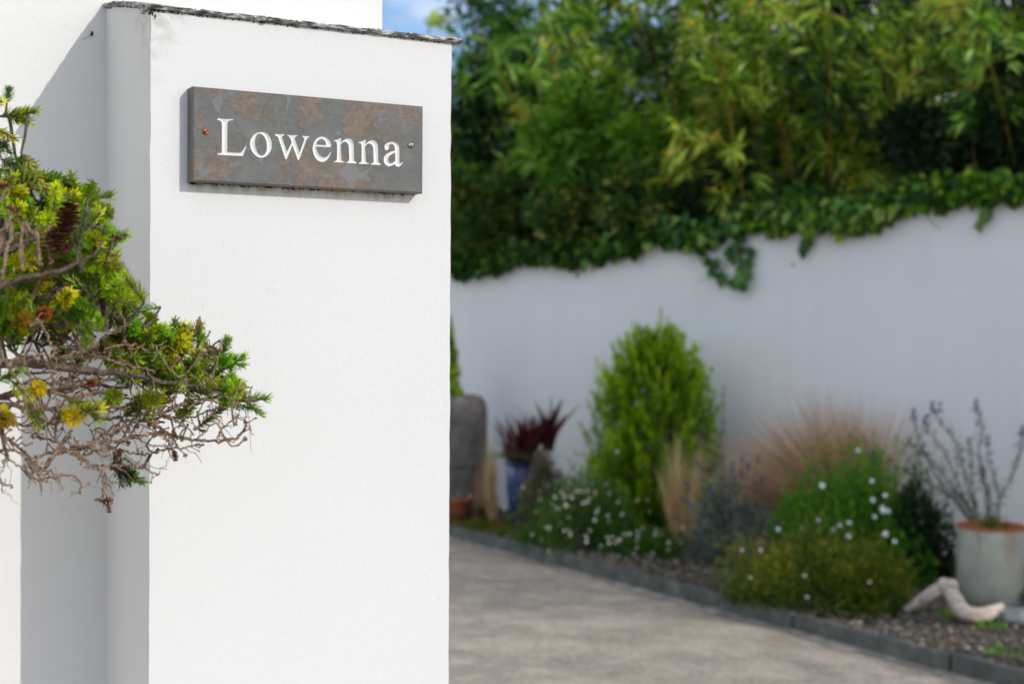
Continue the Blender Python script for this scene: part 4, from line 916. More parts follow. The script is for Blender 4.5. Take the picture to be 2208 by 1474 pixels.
# ivy over the wall head
def ivy_leaf(name="ivy_leaf_mesh"):
    b = MB(); O = [(0, 0), (.30, -.12), (.52, .10), (.30, .38), (.26, .62), (0, 1.0), (-.26, .62), (-.30, .38), (-.52, .10), (-.30, -.12)]
    V = [(x, y * .9, -.10 * abs(x) - .12 * y * y) for x, y in O] + [(0, .35, .05)]; b.add(V, [[i, (i + 1) % 10, 10] for i in range(10)], .5)
    o = b.build("tmp", IVYO); me = o.data; bpy.data.objects.remove(o); return me
m = Mat("ivy_leaf_single", .5, .25); oi = m.n("ObjectInfo"); m.base(oi.outputs['Color']); IVYO = m.m
IVM = ivy_leaf()
from mathutils import Quaternion
ivy = thing("ivy", "dark and bright green ivy spilling along the top edge of the white garden wall", "ivy", wall_pt(wt(1500), 0.1))
P, D, T = [], [], []
edge = [(950, 586), (1050, 582), (1100, 576), (1140, 556), (1200, 560), (1260, 562), (1330, 548), (1400, 520), (1500, 530), (1590, 498), (1700, 488), (1760, 494), (1860, 488), (1890, 482), (1940, 462), (1975, 440), (2030, 440), (2120, 428), (2208, 418), (2300, 400)]
for k in range(5200):
    u = random.uniform(950, 2300); lo = np.interp(u, [e[0] for e in edge], [e[1] for e in edge])
    hi_ = np.interp(u, [950, 1300, 1500, 1700, 1950, 2208], [38, 40, 62, 100, 66, 50]); v = lo - random.random() ** 1.15 * hi_ + 9 * math.sin(u * .061) * math.sin(u * .023 + 1) + 6 * math.sin(u * .17 + 2)
    bk = -random.uniform(.01, .07) if v > lo - 45 else random.uniform(-.06, .25); p = hit(u, v, WALL0 - WN * bk, WN); P.append(tuple(p)); D.append((random.gauss(0, .5), random.gauss(0, .3) - .2, -.7 + random.gauss(0, .45)))
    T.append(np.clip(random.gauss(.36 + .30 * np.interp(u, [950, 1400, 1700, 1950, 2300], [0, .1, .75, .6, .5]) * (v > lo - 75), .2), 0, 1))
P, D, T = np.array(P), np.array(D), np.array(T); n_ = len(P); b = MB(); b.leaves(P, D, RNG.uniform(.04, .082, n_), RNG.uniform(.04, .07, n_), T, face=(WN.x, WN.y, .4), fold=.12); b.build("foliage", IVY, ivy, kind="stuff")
def ivy_put(p, s, col, dz=None):
    n = (Vector((WN.x, WN.y, .35)) + Vector((random.gauss(0, .3), random.gauss(0, .2), random.gauss(0, .25)))).normalized()
    d = dz or Vector((random.gauss(0, .6), 0, -1)); y = (d - n * d.dot(n)).normalized(); x = y.cross(n)
    q = Matrix((x, y, n)).transposed().to_quaternion(); inst("leaf", IVM, ivy, p, q, s, (*col, 1))
IC = [(.018, .07, .010), (.035, .12, .014), (.08, .20, .02), (.022, .09, .012)]
for k in range(120):
    u = random.uniform(1380, 1950) if k < 90 else random.uniform(1000, 1380); lo = np.interp(u, [e[0] for e in edge], [e[1] for e in edge]); v = lo - random.uniform(-6, 62)
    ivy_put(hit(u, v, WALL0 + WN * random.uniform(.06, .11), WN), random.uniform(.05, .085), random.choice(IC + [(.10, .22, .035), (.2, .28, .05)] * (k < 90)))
sprigs = [[(1600, 495), (1590, 540), (1600, 575), (1610, 600), (1590, 612), (1560, 605), (1535, 580), (1530, 560), (1545, 560)], [(1590, 540), (1575, 535), (1570, 550)], [(1600, 575), (1615, 560), (1612, 545)], [(1742, 490), (1745, 512), (1735, 528)], [(2128, 440), (2125, 462), (2112, 478)], [(1990, 455), (2010, 480), (2028, 495)], [(1130, 560), (1128, 575)], [(1490, 520), (1485, 535)]]
for si, sp in enumerate(sprigs):
    C = catmull([tuple(hit(u, v, WALL0 + WN * (.03 if si != 0 else .05), WN)) for u, v in sp], 5) if len(sp) > 2 else [tuple(hit(u, v, WALL0 + WN * .04, WN)) for u, v in sp]
    b = MB(); b.tube(C, .0022, 5); b.build("vine", WOOD, ivy)
    if si == 5: continue
    for i, p in enumerate(C[2:]):
        for _ in range(2 if i % 2 == 0 else 0): ivy_put(Vector(p) + Vector((random.gauss(0, .018), -.01, random.gauss(0, .018))), random.uniform(.042, .075) * (1.25 if si == 3 else 1), random.choice(IC[:3]) if si != 4 else (.1, .2, .03))

# ================================================================== the planting bed
def bed(u, Y): c = wp(u, 1000, Y); return Vector((c.x, c.y, bedz()))
def strips(b, base, n, L, W, dirf, rb=.03, seg=5, tint=None, mi=0, rise=.0):
    """thin blades: dirf(i) -> (horizontal direction*lean, curl)"""
    for i in range(n):
        a = random.uniform(0, 6.283); r = rb * math.sqrt(random.random()); p0 = np.array([base[0] + r * math.cos(a), base[1] + r * math.sin(a), base[2] + random.uniform(0, rise)])
        h, curl = dirf(i); l = L * (random.uniform(.35, 1.12) if L > .35 else random.uniform(.6, 1.1)); S = np.cross(h + np.array([0, 0, 1]), RNG.normal(size=3)); S /= np.linalg.norm(S); V = []
        for k in range(seg + 1):
            f = k / seg; p = p0 + np.array([0, 0, 1]) * l * (f - curl * f * f * .5) + h * l * (f * .55 + curl * f * f)
            w = W * (1 - f ** 2 * .92) / 2; V += [p - S * w, p + S * w]
        b.quads(V, [[2 * k, 2 * k + 1, 2 * k + 3, 2 * k + 2] for k in range(seg)], random.random() if tint is None else tint, mi)
def radial(sp, curl, bias=(0, 0)):
    def f(i):
        a = random.uniform(0, 6.283); r = abs(random.gauss(sp, sp * .5)); return np.array([math.cos(a) * r + bias[0], math.sin(a) * r + bias[1], 0]), curl * random.uniform(.4, 1.4)
    return f
STRAW = leaf_mat("straw_blade", [(0, (.32, .20, .08)), (.4, (.62, .44, .22)), (.8, (.82, .64, .38)), (1, (.88, .76, .54))], .6, .3)
PINKG = leaf_mat("pink_tan_blade", [(0, (.26, .14, .075)), (.4, (.54, .33, .23)), (.8, (.76, .53, .41)), (1, (.84, .66, .54))], .6, .3)
RED = leaf_mat("red_blade", [(0, (.035, .005, .01)), (.6, (.10, .014, .022)), (1, (.20, .04, .05))], .4, .25)
GRASSG = leaf_mat("green_blade", [(0, (.03, .08, .012)), (.6, (.08, .15, .02)), (1, (.2, .22, .05))], .5, .3)
CYP = leaf_mat("cypress_leaf", [(0, (.014, .045, .002)), (.3, (.10, .22, .003)), (.65, (.30, .48, .004)), (1, (.55, .68, .02))], .5, .3)
LAVG = leaf_mat("lavender_leaf", [(0, (.05, .065, .055)), (.5, (.19, .235, .20)), (1, (.40, .46, .41))], .7, .2)
PURP = leaf_mat("purple_floret", [(0, (.07, .05, .16)), (.6, (.13, .10, .28)), (1, (.25, .20, .42))], .6, .25)
STEMG = leaf_mat("grey_green_stem", [(0, (.07, .10, .05)), (1, (.16, .19, .10))], .6, .1)
DAISYG = leaf_mat("daisy_leaf", [(0, (.025, .085, .010)), (.6, (.08, .20, .02)), (1, (.18, .30, .04))], .5, .25)
BUSHG = leaf_mat("bright_bush_leaf", [(0, (.03, .12, .008)), (.5, (.09, .27, .012)), (.9, (.19, .38, .03)), (1, (.36, .42, .04))], .45, .3)
HEATH = leaf_mat("heather_leaf", [(0, (.008, .03, .003)), (.4, (.05, .12, .006)), (.75, (.22, .22, .012)), (1, (.50, .30, .04))], .55, .25)

def grass_clump(label, u, Y, L, n, W, mat, fn, rb=.04, name="ornamental_grass", cat="grass", seg=6, z=None):
    bse = bed(u, Y); 
    if z is not None: bse.z = z
    b = MB(); strips(b, bse, n, L, W, fn, rb, seg); root = thing(name, label, cat, bse); b.build("blades", mat, root)
    c = MB(); strips(c, bse, int(n * .25), L * .35, W * 1.6, radial(.25, .3), rb * 1.1, 4); c.build("base_tuft", GRASSG if mat is not STRAW else STRAW, root); return root

# petals and flower meshes
def flower_mesh(name, n, r, w, mats):
    b = MB()
    for i in range(n):
        a = 2 * math.pi * i / n; d = np.array([math.cos(a), math.sin(a), .12]); s = np.array([-math.sin(a), math.cos(a), 0])
        V = [d * r * .15, d * r * .6 - s * w / 2, d * r * .6 + s * w / 2, d * r + np.array([0, 0, -.1 * r])]; b.add(V, [[0, 1, 2], [1, 3, 2]], random.random(), 0)
    b.blob((0, 0, .06 * r), r * .24, 0, .1, .5, 1, (1, 1, .6)); o = b.build("tmp", mats); me = o.data; bpy.data.objects.remove(o); return me
m = Mat("petal", .55, .3); oi = m.n("ObjectInfo"); m.base(oi.outputs['Color']); PET = m.m
m = Mat("flower_eye", .7, .2); m.base((.45, .28, .02)); EYE = m.m; m = Mat("flower_eye_dark", .7, .2); m.base((.10, .09, .16)); EYE2 = m.m
FL1 = flower_mesh("daisy", 12, .014, .006, [PET, EYE]); FL2 = flower_mesh("bigdaisy", 9, .022, .013, [PET, EYE2])
def face_q(spread=.5, to=(0, -1, .6)):
    n = (Vector(to) + Vector((random.gauss(0, spread), random.gauss(0, spread), random.gauss(0, spread)))).normalized(); return n.to_track_quat('Z', 'Y')

# tall grey stone planter with an upright conifer
m = Mat("weathered_stone", .9, .2); mpx = m.n("Mapping"); mpx.inputs['Scale'].default_value = (4, 4, .8); m.l(m.co(), mpx.inputs[0])
m.base(m.mix(.5, m.ramp(m.noise(2.4, 5, .6, mpx.outputs[0]), [(.35, (.09, .08, .072)), (.65, (.21, .19, .175))]), m.ramp(m.noise(16, 5), [(.35, (.09, .082, .075)), (.65, (.23, .21, .19))]))); m.bump(m.noise(30, 5), .008); GST = m.m
p = wp(984, 1000, 10.15); p.z = bedz() - .01
pt = thing("stone_planter", "tall weathered grey stone planter partly hidden by the pillar edge", "planter", p)
b = MB(); H = .86; b.lathe([(0, 0), (.20, 0), (.222, .05), (.226, .3), (.222, .55), (.218, .74), (.21, .80), (.18, .845), (.15, .855), (.14, .80), (.12, .72), (0, .72)], p, 40, wob=.01); b.build("pot_body", GST, pt, smooth=True)
b = MB(); b.lathe([(.226, .36), (.232, .37), (.232, .385), (.226, .395)], p, 40); b.build("band", GST, pt, smooth=True)
cf = thing("conifer", "green conifer standing in the tall grey stone planter beside the pillar", "conifer", (p.x, p.y, p.z + .72))
P, D = [], []
for k in range(2600):
    f = random.random(); a = random.uniform(0, 6.28); r = .14 * (1 - f) ** .7 * random.uniform(.4, 1); P.append((p.x - .09 + r * math.cos(a), p.y + r * math.sin(a), p.z + .76 + f * .68)); D.append((math.cos(a) * .5, math.sin(a) * .5, 1))
b = MB(); b.leaves(P, np.array(D) + RNG.normal(0, .25, (2600, 3)), .05, .016); b.build("foliage", CYP, cf); b = MB(); b.tube([(p.x, p.y, p.z + .72), (p.x - .03, p.y, p.z + 1.3)], [.012, .004], 6); b.build("trunk", WOOD, cf)

# small terracotta pot
m = Mat("terracotta", .8, .25); m.base(m.ramp(m.noise(14, 4), [(.35, (.30, .085, .035)), (.65, (.42, .14, .065))])); m.bump(m.noise(40, 3), .003); TERR = m.m
p = wp(984, 1000, 9.75); p.z = bedz()
pt = thing("terracotta_pot", "small orange terracotta pot in front of the tall grey planter", "pot", p)
b = MB(); b.lathe([(0, 0), (.072, 0), (.098, .125), (.0985, .13)], p, 32); b.build("pot_body", TERR, pt, smooth=True)
b = MB(); b.lathe([(.099, .127), (.112, .13), (.116, .165), (.106, .168), (.10, .13), (0, .128)], p, 32); b.build("rim", TERR, pt, smooth=True)
pl_ = thing("succulent", "small green plant growing in the terracotta pot", "plant", (p.x, p.y, p.z + .13))
b = MB(); q = RNG.normal(0, .035, (160, 3)) * np.array([1, 1, .3]) + np.array([p.x, p.y, p.z + .15]); b.leaves(q, RNG.normal(0, .6, (160, 3)) + np.array([0, 0, .8]), .05, .018); b.build("foliage", LAVG, pl_)

# left straw grass
grass_clump("narrow pale straw grass beside the grey planter and blue pot", 1062, 9.62, .62, 210, .0045, STRAW, radial(.09, .2, (-.03, 0)), .022)
grass_clump("slim reddish straw tuft right behind the narrow pale grass", 1035, 9.95, .42, 90, .006, PINKG, radial(.13, .2), .05)

# blue glazed pot with red cordyline
m = Mat("blue_glaze", .18, .6); m.base(m.ramp(m.noise(7, 3), [(.4, (.003, .012, .09)), (.7, (.005, .03, .18))])); BLUE = m.m
p = wp(1141, 1000, 9.35); p.z = bedz()
pt = thing("blue_pot", "tall cobalt blue glazed pot half hidden behind the daisies", "pot", p)
b = MB(); b.lathe([(0, 0), (.075, 0), (.09, .02), (.135, .16), (.150, .28), (.146, .38), (.138, .42)], p, 40); b.build("pot_body", BLUE, pt, smooth=True)
b = MB(); b.lathe([(.145, .42), (.160, .435), (.158, .455), (.140, .455), (.13, .42), (0, .40)], p, 40); b.build("rim", BLUE, pt, smooth=True)
co_ = thing("cordyline", "dark red spiky cordyline fanning out of the blue pot", "plant", (p.x, p.y, p.z + .40))
for du, n, L in ((-.03, 64, .36), (-.11, 34, .36), (.125, 56, .36), (.02, 40, .26)):
    b = MB(); strips(b, (p.x + du, p.y, p.z + .42 + (.10 if du > 0 else 0)), n, L, .030, radial(.42, .3), .035, 6); b.build("leaf_fan", RED, co_)
b = MB(); b.tube([(p.x, p.y, p.z + .38), (p.x + .06, p.y, p.z + .5), (p.x + .125, p.y, p.z + .56)], .009, 6); b.build("stem", WOOD, co_)
dg = MB(); strips(dg, (p.x - .03, p.y - .10, p.z + .46), 260, .15, .008, radial(.6, 1.3, (0, -.5)), .11, 5); DRYG0 = leaf_mat('trailing_leaf', [(0, (.03, .02, .015)), (.6, (.09, .06, .04)), (1, (.2, .15, .1))], .7, .2); o = dg.build("trailing_growth", DRYG0, co_)

def soft_mound(name, label, cat, u, Y, rx, rz, n, mat, L, W, stems=0, up_=.6, ry=None, lumps=34):
    bse = bed(u, Y); root = thing(name, label, cat, bse); E = np.array([rx, ry or rx * .85, rz])
    c = nrm(RNG.normal(size=(lumps, 3))); c[:, 2] = np.abs(c[:, 2]); c *= RNG.uniform(.45, .86, (lumps, 1)); own_ = RNG.integers(0, lumps, n)
    sz = RNG.uniform(.16, .40, (lumps, 1)); q = nrm(RNG.normal(size=(n, 3))) * RNG.uniform(.2, 1, (n, 1)) ** .5; up__ = RNG.uniform(1.0, 1.6, (lumps, 1))
    off = q * sz[own_]; off[:, 2:3] *= up__[own_]; P = (c[own_] + off) * E; P[:, 2] = np.abs(P[:, 2]); P = P + np.array(tuple(bse))
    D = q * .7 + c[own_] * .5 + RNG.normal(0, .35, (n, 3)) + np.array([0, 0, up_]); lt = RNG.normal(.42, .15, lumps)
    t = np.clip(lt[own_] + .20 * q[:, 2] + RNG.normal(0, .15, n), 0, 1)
    b = MB(); b.leaves(P, D, RNG.uniform(.6, 1.2, n) * L, RNG.uniform(.7, 1.2, n) * W, t); b.build("foliage", mat, root)
    for k in range(6):
        a = random.uniform(0, 6.28); b = MB(); b.tube([tuple(bse), (bse.x + rx * .3 * math.cos(a), bse.y + rx * .3 * math.sin(a), bse.z + rz * .5), (bse.x + rx * .6 * math.cos(a), bse.y + rx * .6 * math.sin(a), bse.z + rz * .75)], [.006, .004, .002], 5); b.build("stem", WOOD, root)
    return root, bse
# daisies: a low mound with two wings
root, bse = soft_mound("daisy_plant", "low mound of small white and pinkish daisies spilling onto the drive", "daisies", 1250, 8.45, .40, .47, 6400, DAISYG, .035, .010)
P = []
q = nrm(RNG.normal(size=(2600, 3))); q[:, 2] = np.abs(q[:, 2]); P = q * RNG.uniform(.3, 1, (2600, 1)) * np.array([.30, .20, .18]) + np.array([bse.x + .42, bse.y - .12, bse.z - .02]); b = MB(); b.leaves(P, q + RNG.normal(0, .5, (2600, 3)) + np.array([0, 0, .4]), .032, .009); b.build("foliage", DAISYG, root)
for k in range(105):
    u = random.gauss(1245, 58); v = random.gauss(1110, 46)
    if k > 66: u = random.gauss(1370, 60); v = random.gauss(1175, 28)
    if k < 22: u = random.gauss(1225, 35); v = random.gauss(1068, 14)
    dx = (u - 1255) / FPX * 8.45; zz_ = CAMZ + (704 - v) / FPX * 8.3 - bse.z; rr2 = 1 - (dx / .42) ** 2 - (zz_ / .42) ** 2; y = bse.y - .34 * math.sqrt(max(rr2, .03)) - .02
    if k > 66: y = bse.y - .30
    pp = wp(u, v, y); b = MB(); 
    inst("flower", FL1, root, pp, face_q(.4), random.uniform(.42, .8), (.78, .76, .70, 1) if random.random() < .75 else (.55, .36, .32, 1))
    if k % 3 == 0: b.tube([tuple(pp), (pp.x, pp.y + .05, pp.z - .07)], .0012, 4); b.build("stem", STEMG, root)
soft_mound("daisy_plant", "small outlying daisy tuft between the daisy mound and the slate edging", "daisies", 1150, 8.75, .14, .12, 900, DAISYG, .03, .009)
soft_mound("lavender", "thin grey lavender behind the daisies, left of the bright conifer", "lavender", 1215, 9.0, .22, .42, 1500, LAVG, .045, .006)
DRYG = leaf_mat("dry_stem_leaf", [(0, (.06, .05, .03)), (.5, (.16, .14, .09)), (.8, (.26, .22, .16)), (1, (.36, .30, .27))], .7, .2)
soft_mound("dry_plant", "brownish grey wispy plant hiding the right side of the blue pot", "plant", 1172, 8.95, .16, .50, 6500, DRYG, .045, .008, up_=1.0)
soft_mound("low_shrub", "dark green shrub tucked between daisies and conifer", "shrub", 1235, 9.1, .17, .30, 1600, DAISYG, .03, .012)

# bright upright cypress
bse = bed(1411, 9.0); cy = thing("cypress", "bright lime green upright cypress standing against the white garden wall", "conifer", bse)
b = MB(); b.tube([tuple(bse), (bse.x, bse.y, .7), (bse.x + .02, bse.y, 1.15)], [.03, .02, .006], 8); b.build("trunk", WOOD, cy, smooth=True)
sil = [(1185, 112), (1120, 136), (1050, 140), (980, 136), (910, 128), (870, 120), (830, 106), (800, 90), (772, 62), (745, 22)]     # v, half width in px
zs_ = [CAMZ + (704 - v) / FPX * 9.0 for v, w in sil]; ws_ = [w / FPX * 9.0 for v, w in sil]
for part_ in range(3):
    P, D, T = [], [], []
    for k in range(440):
        z = zs_[0] + (zs_[-1] - zs_[0]) * random.random() ** 1.15; R_ = float(np.interp(z, zs_, ws_)); a = random.uniform(0, 6.283); rr_ = R_ * random.uniform(.3, 1.0); lean = .28 + .25 * random.random()
        tipz = random.uniform(.06, .15); m_ = 34; f = RNG.uniform(0, 1, m_)
        dirv = np.array([math.cos(a) * lean, math.sin(a) * lean, 1.0]); c0 = np.array([bse.x + rr_ * math.cos(a), bse.y + rr_ * math.sin(a), z]) - dirv * .06
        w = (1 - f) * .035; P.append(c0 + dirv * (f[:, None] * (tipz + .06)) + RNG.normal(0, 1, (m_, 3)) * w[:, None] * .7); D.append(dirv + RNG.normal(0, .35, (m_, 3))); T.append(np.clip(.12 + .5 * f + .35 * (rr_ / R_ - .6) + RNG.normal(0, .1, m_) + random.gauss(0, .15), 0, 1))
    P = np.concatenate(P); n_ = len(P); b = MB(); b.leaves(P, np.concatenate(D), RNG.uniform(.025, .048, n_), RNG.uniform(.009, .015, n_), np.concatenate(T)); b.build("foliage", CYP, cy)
# spires at its top and left shoulder
b = MB()
for u, v0, v1 in ((1425, 760, 668), (1365, 780, 700), (1350, 790, 725), (1398, 770, 705), (1460, 790, 712), (1495, 800, 740), (1288, 900, 775), (1300, 880, 800), (1440, 770, 690), (1535, 1000, 900)):
    for k in range(70):
        f = random.random(); p_ = wp(u + random.gauss(0, 6) * (1.1 - f), v0 + (v1 - v0) * f, 8.9); b.leaves([tuple(p_)], [(random.gauss(0, .3), random.gauss(0, .3), 1)], .035, .008, .55 + .35 * f)
b.build("foliage", CYP, cy)

# feather grass in front of it
bse = bed(1475, 8.35); fg = thing("ornamental_grass", "pale golden feather grass standing in front of the bright cypress", "grass", bse)
for cx_, n, L, bi in ((-.02, 230, .80, (-.04, 0)), (.05, 170, .72, (.04, 0)), (-.03, 90, .58, (-.24, 0)), (-.03, 60, .5, (.2, 0))):
    b = MB(); strips(b, (bse.x + cx_, bse.y, bse.z), n, L, .0046, radial(.085, .30, bi), .024, 7); b.build("blades", STRAW, fg)
st = bed(1555, 9.0); o = thing("flower_stalk", "single thin faded stalk rising against the wall right of the cypress", "plant", st)
b = MB(); b.tube([tuple(st), (st.x, st.y, .6), (st.x + .01, st.y, 1.0)], [.004, .003, .002], 5); b.build("stem", STEMG, o)
b = MB(); b.leaves(RNG.normal(0, .014, (90, 3)) + np.stack([np.full(90, st.x + .005), np.full(90, st.y), RNG.uniform(.55, 1.02, 90)], 1), RNG.normal(0, .5, (90, 3)) + np.array([0, 0, .4]), .022, .01); b.build("seed_head", LAVG, o, kind="stuff")

# lavender with purple spikes
def spike_mesh():
    b = MB(); n = 46; f = RNG.uniform(0, 1, n); P = np.stack([RNG.normal(0, .004, n), RNG.normal(0, .004, n), f * .05], 1); b.leaves(P, RNG.normal(0, .6, (n, 3)) + np.array([0, 0, .6]), .012, .007); o = b.build("tmp", PURP); me = o.data; bpy.data.objects.remove(o); return me
SPK = spike_mesh()
def spikes(root, base, pts, Y, rs=.0016, sc=1.0):
    b = MB()
    for u, v in pts:
        p = wp(u, v, Y + random.uniform(-.1, .1)); q = Vector((base[0] + (p.x - base[0]) * .35, base[1] + random.gauss(0, .05), base[2] + (p.z - base[2]) * .4))
        b.tube(catmull([tuple(q), tuple(q.lerp(p, .5) + Vector((0, 0, .02))), tuple(p)], 4), rs, 4, random.random()); d = (p - q).normalized(); inst("flower_spike", SPK, root, p, d.to_track_quat('Z', 'Y'), sc * random.uniform(.8, 1.15))
    b.build("flower_stems", STEMG, root)
root, bse = soft_mound("lavender", "grey leaved lavender with purple flower spikes right of the feather grass", "lavender", 1590, 8.1, .30, .50, 5200, LAVG, .045, .008, up_=1.0)
spikes(root, bse, [(1560, 1000), (1580, 1015), (1598, 1030), (1565, 1060), (1545, 1020), (1510, 1010), (1488, 1055), (1480, 1085), (1495, 1095), (1515, 1040), (1632, 1000), (1640, 1040), (1612, 1015), (1600, 1000), (1475, 1165), (1465, 1120), (1655, 1035), (1625, 1060), (1540, 1075), (1585, 1045)], 8.0)
soft_mound("lavender", "shorter grey mound of lavender without flowers beside the golden heather", "lavender", 1650, 7.9, .22, .34, 1800, LAVG, .04, .007, up_=.7)

# pink tan hair grass
bse = bed(1835, 8.2); hg = thing("ornamental_grass", "big tan pink hair grass sweeping left behind the white flowered bush", "grass", bse)
for n, L, bi, cu in ((2300, .84, (-.66, -.05), .34), (1500, .98, (-.26, 0), .20), (1000, .96, (.14, 0), .25), (1300, .68, (-1.0, -.1), .42)):
    b = MB(); strips(b, bse, n, L, .0046, radial(.30, cu, bi), .13, 7); b.build("blades", PINKG, hg)
grass_clump("small brown grass between the lavender and the heather", 1668, 8.0, .34, 200, .005, PINKG, radial(.35, .4), .06)

# bush with white flowers
root, bse = soft_mound("flowering_bush", "bright green bush dotted with white dark eyed daisy flowers", "bush", 1850, 7.55, .47, .68, 13000, BUSHG, .042, .013, up_=.8, lumps=46)
for u, v in [(1773, 1046), (1880, 1036), (1882, 1077), (1909, 1067), (1904, 1100), (1915, 1101), (1886, 1113), (1764, 1121), (1831, 1126), (1809, 1130), (1797, 1144), (1829, 1155), (1730, 1137), (1678, 1140), (1929, 1166), (1909, 1150), (1850, 970), (1722, 1192), (1903, 1095)]:
    inst("flower", FL2, root, wp(u, v, 7.02), face_q(.3, (0, -1, .3)), random.uniform(.5, .74), (.80, .82, .86, 1))
b = MB()
for k in range(24): u = random.uniform(1740, 2000); p0_ = wp(u, random.uniform(930, 1010), 7.5); b.tube([(p0_.x, p0_.y, .5), tuple(p0_)], .0018, 4, random.random()); b.leaves(RNG.normal(0, .02, (26, 3)) + np.linspace(0, 1, 26)[:, None] * np.array([0, 0, -.25]) + np.array(tuple(p0_)), RNG.normal(0, .5, (26, 3)) + np.array([0, 0, .6]), .03, .011, mi=1)
b.build("upright_shoots", [STEMG, BUSHG], root)
# golden heather spilling over the edging
root, bse = soft_mound("heather", "sprawling olive and rusty gold heather spilling over the slate edging", "heather", 1748, 6.80, .47, .43, 12000, HEATH, .034, .008, up_=.9, ry=.36, lumps=46)
root2, b2 = soft_mound("heather", "right hand part of the golden heather, beside the driftwood", "heather", 1900, 6.72, .24, .30, 4500, HEATH, .03, .008, up_=.5)
for u, v in ((1618, 1244), (1735, 1240), (1875, 1254), (1600, 1185), (1640, 1185), (1740, 1286)):
    inst("flower", FL1, root, wp(u, v, 6.40), face_q(.3), .6, (.45, .33, .42, 1))
# dark clipped ball
soft_mound("round_shrub", "dark green rounded shrub just left of the pale glazed pot", "shrub", 1985, 7.45, .21, .56, 4600, DARK, .03, .016, up_=.2)

# pale glazed pot with terracotta rim and a wispy purple plant
m = Mat("pale_glaze", .35, .45); co = m.co(); mpx = m.n("Mapping"); mpx.inputs['Scale'].default_value = (6, 6, 1.1); m.l(co, mpx.inputs[0]); z = sep(m, co)[2]
g1 = m.noise(2.5, 5, .6, mpx.outputs[0]); c = m.ramp(m.noise(6, 4, .6, co), [(.35, (.36, .37, .31)), (.65, (.50, .50, .43))])
rustf = m.math('MULTIPLY', m.ramp(g1, [(.5, 0), (.66, 1)]), m.ramp(z, [(.10, .15), (.36, 1)])); c = m.mix(m.math('MULTIPLY', rustf, .7), c, (.36, .20, .12)); m.base(c); m.bump(m.noise(30, 4), .003); PG = m.m
p = wp(2140, 1000, 6.95); p.z = bedz() - .01
pt = thing("glazed_pot", "pale grey green glazed pot with a bare terracotta rim at the right edge", "pot", p)
b = MB(); b.lathe([(0, 0), (.135, 0), (.152, .02), (.166, .10), (.168, .22), (.166, .32), (.165, .375)], p, 48); b.build("pot_body", PG, pt, smooth=True)
b = MB(); b.lathe([(.165, .375), (.167, .378), (.167, .386), (.160, .39), (.152, .38), (.150, .33), (0, .33)], p, 48); b.build("rim", TERR, pt, smooth=True)
vb = thing("purple_flowered_plant", "wispy plant with small purple flowers leaning out of the pale glazed pot", "plant", (p.x, p.y, p.z + .31))
VG = leaf_mat("wispy_leaf", [(0, (.05, .08, .03)), (.6, (.10, .13, .05)), (.85, (.12, .09, .07)), (1, (.2, .16, .12))], .55, .2)
def stalk(pix, Y, dens=26):
    c = [tuple(wp(u, v, Y + random.gauss(0, .05) * (i > 0))) for i, (u, v) in enumerate(pix)]; C = catmull(c, 6); b = MB(); b.tube(C, np.linspace(.005, .0018, len(C)), 5, .3)
    A = np.array([tuple(x) for x in C]); idx = RNG.integers(0, len(A), dens * len(pix)); b.leaves(A[idx] + RNG.normal(0, .010, (len(idx), 3)), RNG.normal(0, .55, (len(idx), 3)) + np.array([0, 0, .7]), RNG.uniform(.02, .045, len(idx)), .006, mi=1); b.build("stem", [STEMG, VG], vb)
    inst("flower_spike", SPK, vb, Vector(c[-1]), None, random.uniform(.8, 1.3))
for px_ in ([(2130, 1145), (2125, 1060), (2110, 980), (2118, 920), (2105, 885)], [(2135, 1145), (2150, 1090), (2185, 1020), (2200, 975), (2205, 940)], [(2120, 1145), (2090, 1060), (2075, 1000), (2060, 950), (2010, 890)], [(2115, 1145), (2080, 1080), (2040, 1030), (2000, 985), (1960, 960)], [(2115, 1145), (2060, 1080), (2000, 1040), (1930, 1005), (1880, 990)],
            [(2140, 1145), (2155, 1090), (2140, 1020), (2130, 960)], [(2110, 1145), (2070, 1050), (2035, 975), (1995, 920)], [(2120, 1145), (2100, 1080), (2095, 1010), (2090, 960)], [(2118, 1145), (2085, 1095), (2055, 1070)], [(2110, 1145), (2050, 1070), (2010, 1010), (1985, 960), (1970, 905)], [(2128, 1145), (2135, 1080), (2120, 1030)]):
    stalk(px_, 7.15)
for u, v in ((2012, 888), (2025, 880), (2105, 892), (2112, 905), (1990, 965), (1985, 978), (2040, 975), (2065, 990), (2000, 900), (2202, 942), (2042, 1010), (1960, 1000)):
    inst("flower_spike", SPK, vb, wp(u, v, 7.1), face_q(.8, (0, 0, 1)), random.uniform(.5, .9))
b = MB(); strips(b, (p.x, p.y, p.z + .31), 60, .16, .010, radial(.3, .3), .06, 4); b.build("base_tuft", GRASSG, vb)

# bleached driftwood
m = Mat("driftwood", .8, .2); mpx = m.n("Mapping"); mpx.inputs['Rotation'].default_value = (0, R(-28), 0); mpx.inputs['Scale'].default_value = (.9, 9, 14); m.l(m.co(), mpx.inputs[0])
g1 = m.noise(6, 5, .6, mpx.outputs[0]); m.base(m.ramp(g1, [(.3, (.30, .22, .18)), (.45, (.56, .46, .40)), (.65, (.76, .68, .61))])); m.bump(g1, .008, .9)
dp = wp(2050, 1340, 6.75); dw = thing("driftwood", "bleached pinkish bent piece of driftwood lying on the gravel by the pot", "driftwood", (dp.x, dp.y, bedz()))
def dtube(pix, rad, name):
    C = catmull([tuple(wp(u, v, Y)) for u, v, Y in pix], 7); r_ = np.interp(np.linspace(0, 1, len(C)), np.linspace(0, 1, len(rad)), rad); b = MB(); b.tube(C, r_, 14, jit=.05); b.build(name, m.m, dw, smooth=True)
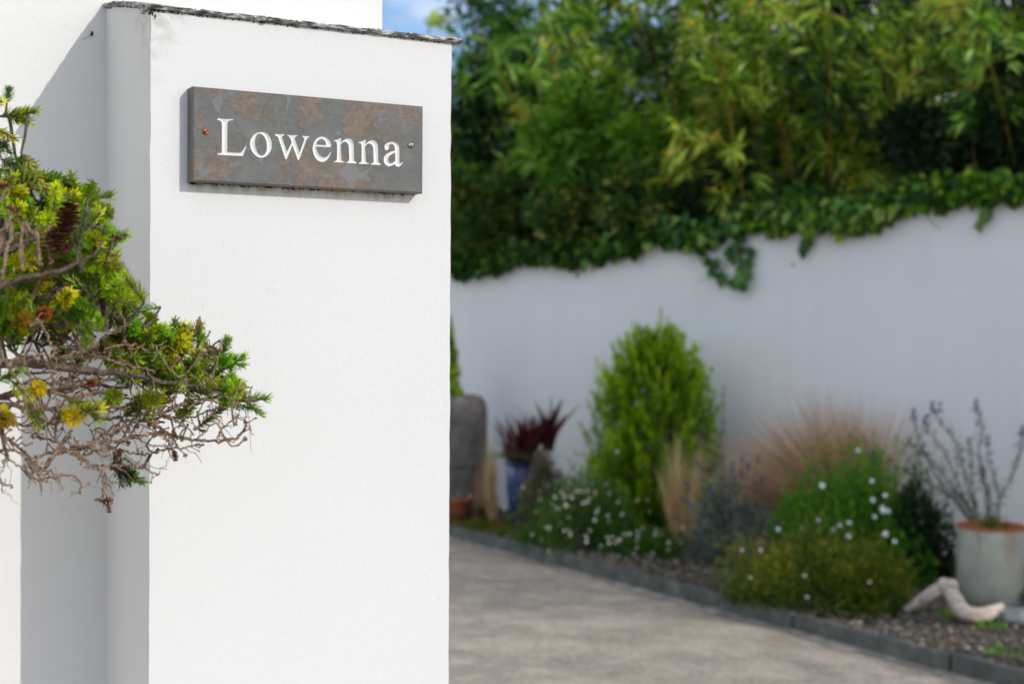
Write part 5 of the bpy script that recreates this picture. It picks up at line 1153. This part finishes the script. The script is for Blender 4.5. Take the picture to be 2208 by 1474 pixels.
dtube([(1952, 1314, 6.60), (1985, 1294, 6.56), (2012, 1277, 6.52), (2034, 1264, 6.50)], [.016, .025, .030, .031], "side_limb")
dtube([(2024, 1254, 6.50), (2044, 1266, 6.48), (2058, 1290, 6.45), (2072, 1313, 6.42), (2098, 1325, 6.40), (2130, 1322, 6.41), (2162, 1306, 6.44)], [.020, .036, .034, .036, .038, .034, .034, .030, .016], "main_limb")
dtube([(2040, 1262, 6.47), (2054, 1256, 6.45), (2064, 1264, 6.44)], [.024, .020, .008], "knot")

# rock, weeds and edge plants
rp = wp(2190, 1362, 6.45); b = MB(); b.blob((rp.x, rp.y, bedz() + .03), .075, 2, .05, .5, 0, (1.3, 1, .62)); rk = b.build("rock", stone("grey_rock", [(.3, (.17, .18, .19)), (.7, (.36, .37, .39))], 18, .8), smooth=True, origin=(rp.x, rp.y, bedz())); tag(rk, "smooth pale grey rock on the gravel at the right edge", "rock")
def weed(u, v, Y, r, n, lab):
    p_ = wp(u, v, Y); p_.z = bedz() + .01; q = RNG.normal(0, r, (n, 3)) * np.array([1, .8, .25]); q[:, 2] = np.abs(q[:, 2]) + .012; b = MB(); b.leaves(q + np.array(tuple(p_)), RNG.normal(0, .6, (n, 3)) + np.array([0, 0, .7]), RNG.uniform(.02, .04, n), .014)
    root = thing("weed", lab, "weed", p_); b.build("foliage", BUSHG, root)
weed(1965, 1330, 6.85, .03, 40, "little green weed beside the left end of the driftwood"); weed(2120, 1362, 6.5, .06, 90, "yellow green weed in the gravel below the driftwood"); weed(2050, 1358, 6.5, .03, 30, "tiny weed under the middle of the driftwood"); weed(2135, 1390, 6.25, .035, 45, "small weed near the slate edging"); weed(2150, 1440, 5.75, .035, 35, "yellowish weed growing at the slate edging near the corner")
root, _b = soft_mound("grass_clump", "green grassy clump at the right edge in front of the glazed pot", "grass", 2200, 6.9, .12, .20, 700, GRASSG, .09, .006, up_=1.2)
# mossy turf by the left pots
b = MB()
for k in range(2600):
    u = random.uniform(960, 1150); Y = random.uniform(9.0, 9.7); p_ = wp(u, 1100, Y)
    if (Vector((p_.x, p_.y, 0)) - KERB0).dot(KN) < .03: continue
    b.leaves([(p_.x, p_.y, bedz() + random.uniform(-.005, .02))], [(random.gauss(0, .7), random.gauss(0, .7), .7)], .03, .008)
o = b.build("turf", HEATH, kind="stuff"); tag(o, "olive mossy turf around the pots at the left end of the bed", "turf")
